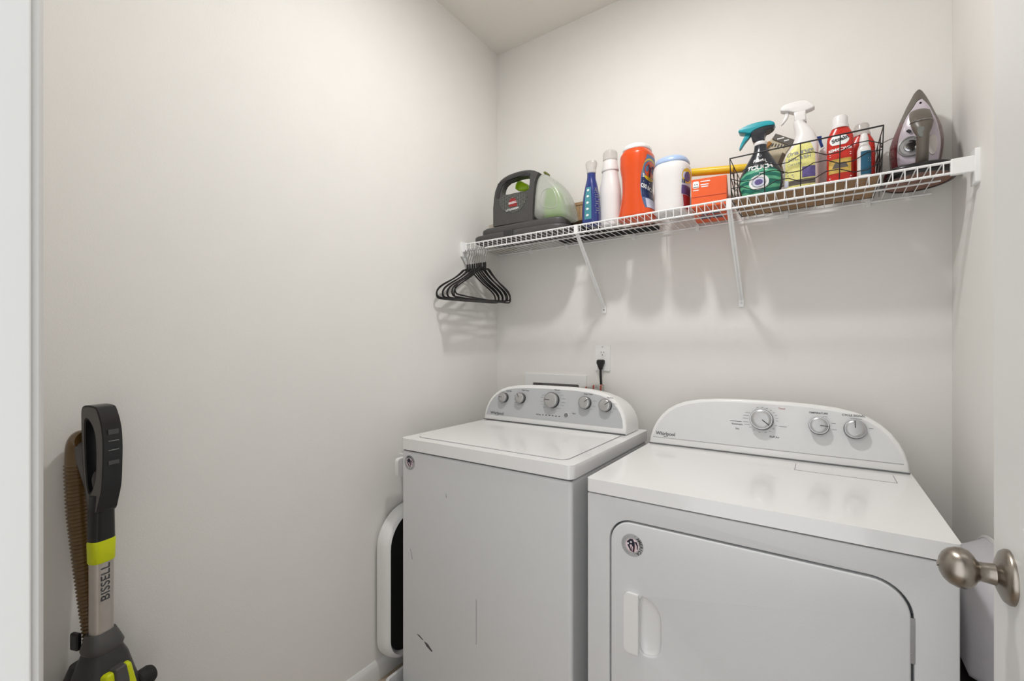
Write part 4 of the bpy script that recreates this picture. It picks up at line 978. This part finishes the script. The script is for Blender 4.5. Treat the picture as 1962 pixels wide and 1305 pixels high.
# skirt tip plate above the shell
# handle: swept ellipse from the nose down to the heel
hp = [((1764,206),10,1.760),((1764,211),15,1.742),((1764.5,219),18.5,1.722),((1765,230),20,1.706),((1766,240),20,1.697),((1766.5,250),16.5,1.693),((1767,260),11.5,1.692),((1767.5,275),11,1.694),((1767.5,290),11,1.698),((1767,305),11.5,1.706),((1766.5,314),12,1.722)]
cx_, rings = [], []
hpc = [(a, b) for (a, b) in [(0.234,1.953), (0.234,1.946), (0.235,1.934), (0.235,1.912), (0.237,1.891), (0.237,1.873), (0.238,1.858), (0.238,1.836), (0.238,1.813), (0.238,1.791), (0.237,1.772)]]
for (xx, zz), (_, rpx, yy) in zip(hpc, hp):
    rx = rpx*.00122; rings.append([(xx+rx*math.cos(2*PI*i/28), yy+.016*math.sin(2*PI*i/28), zz) for i in range(28)])
hnd = ib(MB().loft(rings), 'handle', 'iron_grey', sharp=60)
brd = MB()
for zz_, rr in (([(0.235,1.897)][0], .0245), ([(0.236,1.853)][0], .0150)):
    brd.tube([(zz_[0]+rr*math.cos(a), 1.700-.0195*abs(math.sin(a)), zz_[1]-.0) for a in [PI+PI*i/14 for i in range(15)]], .0011, 6)
ib(brd, 'handle_trim', 'chrome', hnd)
wn = [(0.225,1.878), (0.240,1.875), (0.240,1.858), (0.236,1.846), (0.229,1.848), (0.224,1.862)]; ib(MB().prism(wn, 1.6765, 1.690, 'Y'), 'water_window', mat('grey_green_window', (112, 116, 112), .15), hnd, bevel=.002)
dl = [(0.220,1.852)][0]
dlm = MB(); dlm.lathe([(.030, 1.758), (.030, 1.752), (.027, 1.750), (.024, 1.7525), (.002, 1.7526)], (dl[0], 0, dl[1]), 'Y', 40); dlo = ib(dlm, 'temperature_dial', 'knob_face', sharp=30)
ib(MB().lathe([(.017, 1.754), (.016, 1.747), (.012, 1.746), (.010, 1.749), (.002, 1.749)], (dl[0], 0, dl[1]), 'Y', 36), 'dial_knob', 'chrome', dlo, sharp=30)
bt = [(0.268,1.846)][0]; ib(MB().loft([[(bt[0]+.011*math.cos(a)*s_, y, bt[1]+.030*math.sin(a)*s_) for a in [2*PI*i/28 for i in range(28)]] for s_, y in ((1, 1.758), (.96, 1.753), (.5, 1.752))]), 'side_inset', mat('pale_inset', (206, 200, 196), .3), sharp=50)
nb = [(0.242,1.975)][0]; ib(MB().lathe([(.003, 1.762), (.003, 1.757)], (nb[0], 0, nb[1]), 'Y', 12), 'spray_nozzle', 'print')
hz_ = [(0.209,1.900), (0.215,1.903), (0.222,1.897), (0.217,1.892)]; ib(MB().prism(hz_, 1.750, 1.757, 'Y'), 'steam_slider', 'print', bevel=.001)
heel = smooth_poly([(.156, 1.700), (.180, 1.672), (.230, 1.662), (.280, 1.672), (.304, 1.700), (.302, 1.80), (.28, 1.826), (.18, 1.826), (.158, 1.80)], 2)
ib(pillow(MB(), heel, zi-.0005, zi+.022, .008, 'Z'), 'heel', 'black_plastic', sharp=60)
ic = [(0.191,1.915), (0.180,1.916), (0.170,1.916), (0.162,1.916)]
ib(MB().tube([(a, 1.83+.012*q_, b) for q_, (a, b) in enumerate(ic)]+[(ic[-1][0]-.004, 1.876, ic[-1][1]-.02), (ic[-1][0]+.002, 1.879, 1.84), (ic[-1][0]-.004, 1.880, DZ+.004)], .0018, 8), 'cord', mat('grey_cord', (170, 166, 162), .5))

# ------------------------------------------------------------ upright carpet washer (bottom left)
U = thing('upright_carpet_washer', 'upright carpet washer with a black loop handle and brown hose by the left wall', 'carpet washer', (-1.300, .3005, -.063), math.radians(20)); U.scale = (1.05, 1.05, 1.05)
def ub(mb, name, m, parent=None, **k): return mb.build(name, m, parent or U, **k)
# local: x forward (away from the wall), y sideways, z up
def sect(z, xc, hx, hy, n=28, e=3):
    out = []
    for i in range(n):
        a = 2*PI*i/n; c, s_ = math.cos(a), math.sin(a)
        out.append((xc+hx*math.copysign(abs(c)**(2/e), c), hy*math.copysign(abs(s_)**(2/e), s_), z))
    return out
ub(MB().loft([sect(.655, 0, .014, .0195), sect(.86, 0, .014, .0195)]), 'pole', 'alu', sharp=50)
ub(MB().loft([sect(.814, 0, .0155, .0205), sect(.817, 0, .0165, .0215), sect(.856, 0, .0170, .0225), sect(.860, 0, .016, .0215)]), 'lime_collar', 'lime', sharp=50)
ub(MB().loft([sect(.857, 0, .016, .0215), sect(.92, 0, .0155, .0205), sect(.935, .002, .016, .0205), sect(.955, .004, .017, .0205)]), 'handle_stem', 'black_plastic', sharp=50)
# loop handle in the local xz plane
out = [(.016, .915), (.024, .945), (.030, .965), (.033, .990), (.035, 1.06), (.031, 1.098), (.018, 1.132), (.010, 1.139), (-.022, 1.141), (-.030, 1.132), (-.030, 1.11), (-.028, 1.03), (-.022, .975), (-.014, .935), (-.012, .915)]
inn = [(-.003, .958), (.009, .985), (.012, 1.01), (.012, 1.06), (.008, 1.085), (-.002, 1.104), (-.014, 1.114), (-.0185, 1.105), (-.0165, 1.03), (-.013, .990), (-.009, .962)]
out, inn = smooth_poly(out, 2), smooth_poly(inn, 2)
hb = MB().prism(out, -.0172, .0172, 'Y', holes=[inn])
hh = ub(hb, 'loop_handle', 'black_plastic', bevel=.003, seg=3)
tm = MB().prism(inset(out, .004), -.0184, -.0158, 'Y', holes=[inset(inn, -.003)]); ub(tm, 'handle_side_trim', 'soft_grey', bevel=.001)
for z, h, m_ in ((1.085, .010, 'charcoal'), (1.067, .0012, 'steel'), (1.048, .0012, 'steel'), (1.022, .008, 'charcoal'), (1.006, .0012, 'steel')):
    xx = .0345 if z < 1.07 else .0335
    ub(MB().box(xx-.002, xx+.0012, -.010, .010, z-h/2, z+h/2), 'switch' if h > .005 else 'switch_line', m_, hh, bevel=.0005)
ub(MB().lathe([(.006, -.0), (.004, .004), (.001, .005)], (0, 0, 0), 'X', 16).add([], []), 'highlight_dot', 'chrome', hh)  # small chrome dot imitating a highlight near the handle top
hh.children[-1].location = (.0325, -.001, 1.103)
# hose clip and hose
clip = MB(); clip.loft([sect(.955, -.018, .014, .012, e=2.4), sect(.985, -.026, .017, .015, e=2.4), sect(1.02, -.038, .018, .017, e=2.4), sect(1.052, -.047, .016, .017, e=2.4), sect(1.066, -.054, .010, .015, e=2.4)])
ub(clip, 'hose_clip', 'soft_grey', sharp=60)
hpath = []
for i in range(3, 9):
    a = PI*i/8; hpath.append((-.048+.018*math.cos(a)*1.0, -.004, 1.035+.034*math.sin(a)))
for z in (1.005, .98, .92, .86, .80, .74, .68, .62, .56, .50): hpath.append((-.066+.034*min(1, max(0, (1.0-z)/.38))**1.3, -.004+.006*max(0, (1.0-z)/.45), z))
pp_ = [Vector(p) for p in hpath]; L_ = [0]
for i in range(len(pp_)-1): L_.append(L_[-1]+(pp_[i+1]-pp_[i]).length)
N = 900; pts = []
for j in range(N+1):
    s_ = L_[-1]*j/N
    for i in range(len(pp_)-1):
        if s_ <= L_[i+1]+1e-9:
            q = (s_-L_[i])/(L_[i+1]-L_[i]); pts.append(pp_[i].lerp(pp_[i+1], q)); break
for _ in range(120): pts = [pts[0]]+[(pts[i-1]+pts[i]+pts[i+1])/3 for i in range(1, len(pts)-1)]+[pts[-1]]
R0 = lambda q: (.0195 if q < .30 else .0195-.009*min(1, (q-.30)/.45))+(.0014*math.sin(q*L_[-1]/.0078*2*PI) if q > .12 else -.001)
ub(MB().tube(pts, .02, 20, rf=R0), 'hose', 'hose', sharp=80)
# lower body down to the floor
bm_ = MB(); bm_.loft([sect(.200, .01, .065, .095), sect(.30, .01, .068, .10), sect(.42, .008, .062, .088), sect(.52, .002, .052, .064), sect(.575, .003, .042, .048), sect(.612, .004, .034, .038), sect(.632, .002, .027, .030)])
body = ub(bm_, 'motor_body', 'charcoal_dark', sharp=60)
ub(MB().loft([sect(.628, 0, .024, .028), sect(.634, 0, .024, .028)]), 'neck_gap', 'vent_black')
ub(MB().loft([sect(.632, .003, .027, .031), sect(.640, .003, .029, .033), sect(.655, .001, .024, .028), sect(.668, -.002, .018, .024)]), 'neck_collar', 'charcoal', sharp=50)
ub(MB().box(-.054, -.032, -.024, -.014, .632, .668), 'hose_hook', 'black_plastic', bevel=.004)
lp = [(.0, .0)]
def front_patch(z0, z1, w0, w1, x0, x1, th):
    return MB().loft([[(x0-th, -w0, z0), (x0, -w0*.86, z0), (x0, w0*.86, z0), (x0-th, w0, z0)], [(x0*.5+x1*.5-th, -(w0+w1)/2, (z0+z1)/2), (x0*.5+x1*.5+.002, -(w0+w1)*.43, (z0+z1)/2), (x0*.5+x1*.5+.002, (w0+w1)*.43, (z0+z1)/2), (x0*.5+x1*.5-th, (w0+w1)/2, (z0+z1)/2)], [(x1-th, -w1, z1), (x1, -w1*.8, z1), (x1, w1*.8, z1), (x1-th, w1, z1)]])
ub(front_patch(.36, .598, .062, .029, .088, .052, .030), 'lime_panel', 'lime', bevel=.006)
ub(front_patch(.548, .602, .014, .013, .066, .056, .02), 'release_latch', 'charcoal', bevel=.003)
ub(MB().lathe([(.0, -.0), (.017, 0), (.020, .004), (.020, .028), (.017, .034), (.0, .035)], n=28, caps=False, axis='Y'), 'side_knob', 'rubber')
bpy.data.objects[U.children[-1].name].location = (.030, .046, .530)
fl = MB(); fl.loft([sect(.064, .14, .20, .155, e=4), sect(.075, .14, .205, .160, e=4), sect(.13, .10, .16, .150, e=3.5), sect(.18, .04, .10, .125, e=3), sect(.21, .0, .072, .10)])
ub(fl, 'floor_nozzle', 'charcoal_dark', sharp=60)
for s_ in (-1, 1):
    ub(MB().lathe([(.0, -.015), (.075, -.015), (.08, -.01), (.08, .01), (.075, .015), (.0, .015)], (.01, s_*.135, .1405), 'Y', 36, caps=False), 'wheel', 'rubber')
bk = MB(); bk.loft([sect(.20, -.035, .04, .085), sect(.40, -.038, .04, .080), sect(.52, -.040, .038, .060), sect(.60, -.040, .018, .028)]); ub(bk, 'tank_shroud', 'black_plastic', sharp=60)
t = MB(); put_text(t, 'BISSELL', .0235, lambda x, y: (.0147, x, y), at=(-.001, .772), rot=PI/2, sx=1.0, bold=0, spacing=1.02)
ub(t, 'brand_lettering', 'print')

# ------------------------------------------------------------ laundry basket between wall and washer
LB = thing('collapsed_laundry_basket', 'white-rimmed collapsed laundry basket on edge between left wall and washer', 'laundry basket', (-1.33, 1.36, .053))
lo = LB.location
ro_ = rrect(1.104, 1.66, .058, .640, (.10, .12, .12, .14), 10)
def ring_prism(o1, i1, x0, x1): return MB().prism(o1, x0, x1, 'X', holes=[i1])
rm = MB(); P_o = ro_; P_i = inset(ro_, .030)
prof_ = [(0.000, -1.376), (-.000, -1.352), (.004, -1.334), (.012, -1.326), (.020, -1.322), (.026, -1.330), (.030, -1.345)]
rm.loft([[(x, u, v) for u, v in inset(ro_, d_)] for d_, x in prof_], caps=False)
LBr = rm.build('rim', 'white_plastic', LB, off=lo, sharp=40)
MB().prism(inset(ro_, .004), -1.380, -1.374, 'X').build('bottom', 'white_plastic', LB, off=lo)
MB().loft([[(x, u, v) for u, v in inset(ro_, d_)] for d_, x in ((.031, -1.335), (.034, -1.350), (.045, -1.368), (.060, -1.372), (.066, -1.366))]).build('folded_wall', 'vent_black', LB, off=lo, sharp=60)
wh = MB().prism(rrect(1.140, 1.240, .772, .842, .012, 5), -1.318, -1.300, 'X')
wh.box(XL, -1.316, 1.222, 1.236, .815, .835)
tag(wh.build('wall_hook', 'white_plastic', None, bevel=.004), 'white plastic wall hook just left of the top corner of the washer', 'hook')
# ------------------------------------------------------------ between dryer and right wall
TB = thing('plastic_basin', 'pale lavender plastic basin standing on edge between dryer and right wall', 'basin', (.28, 1.42, .553))
tl_ = rrect(1.232, 1.62, .556, .822, (.05, .05, .17, .17), 12)
MB().loft([[(x, u, v) for u, v in inset(tl_, d_)] for d_, x in ((0, .324), (0, .319), (.006, .315), (.02, .29), (.035, .25), (.05, .245))]).build('basin', 'lavender', TB, off=TB.location, sharp=60)
MB().loft([[(x, u, v) for u, v in inset(tl_, d_)] for d_, x in ((.003, .323), (-.003, .323), (-.004, .319), (.002, .317))], caps=False).build('rim', 'white_plastic', TB, off=TB.location)
DBn = thing('storage_bin', 'dark grey storage bin on the floor between dryer and right wall', 'bin', (.283, 1.42, 0))
MB().loft([[(a, b, z) for a, b in rrect(.228-d_, .318+d_, 1.25-d_, 1.66+d_, .02)] for z, d_ in ((0.001, -.004), (.02, 0), (.50, .004))]).build('bin', 'dark_bin', DBn, off=DBn.location, sharp=50)
MB().prism(rrect(.222, .324, 1.242, 1.668, .02), .50, .552, 'Z').build('lid', 'dark_bin', DBn, off=DBn.location, bevel=.005)
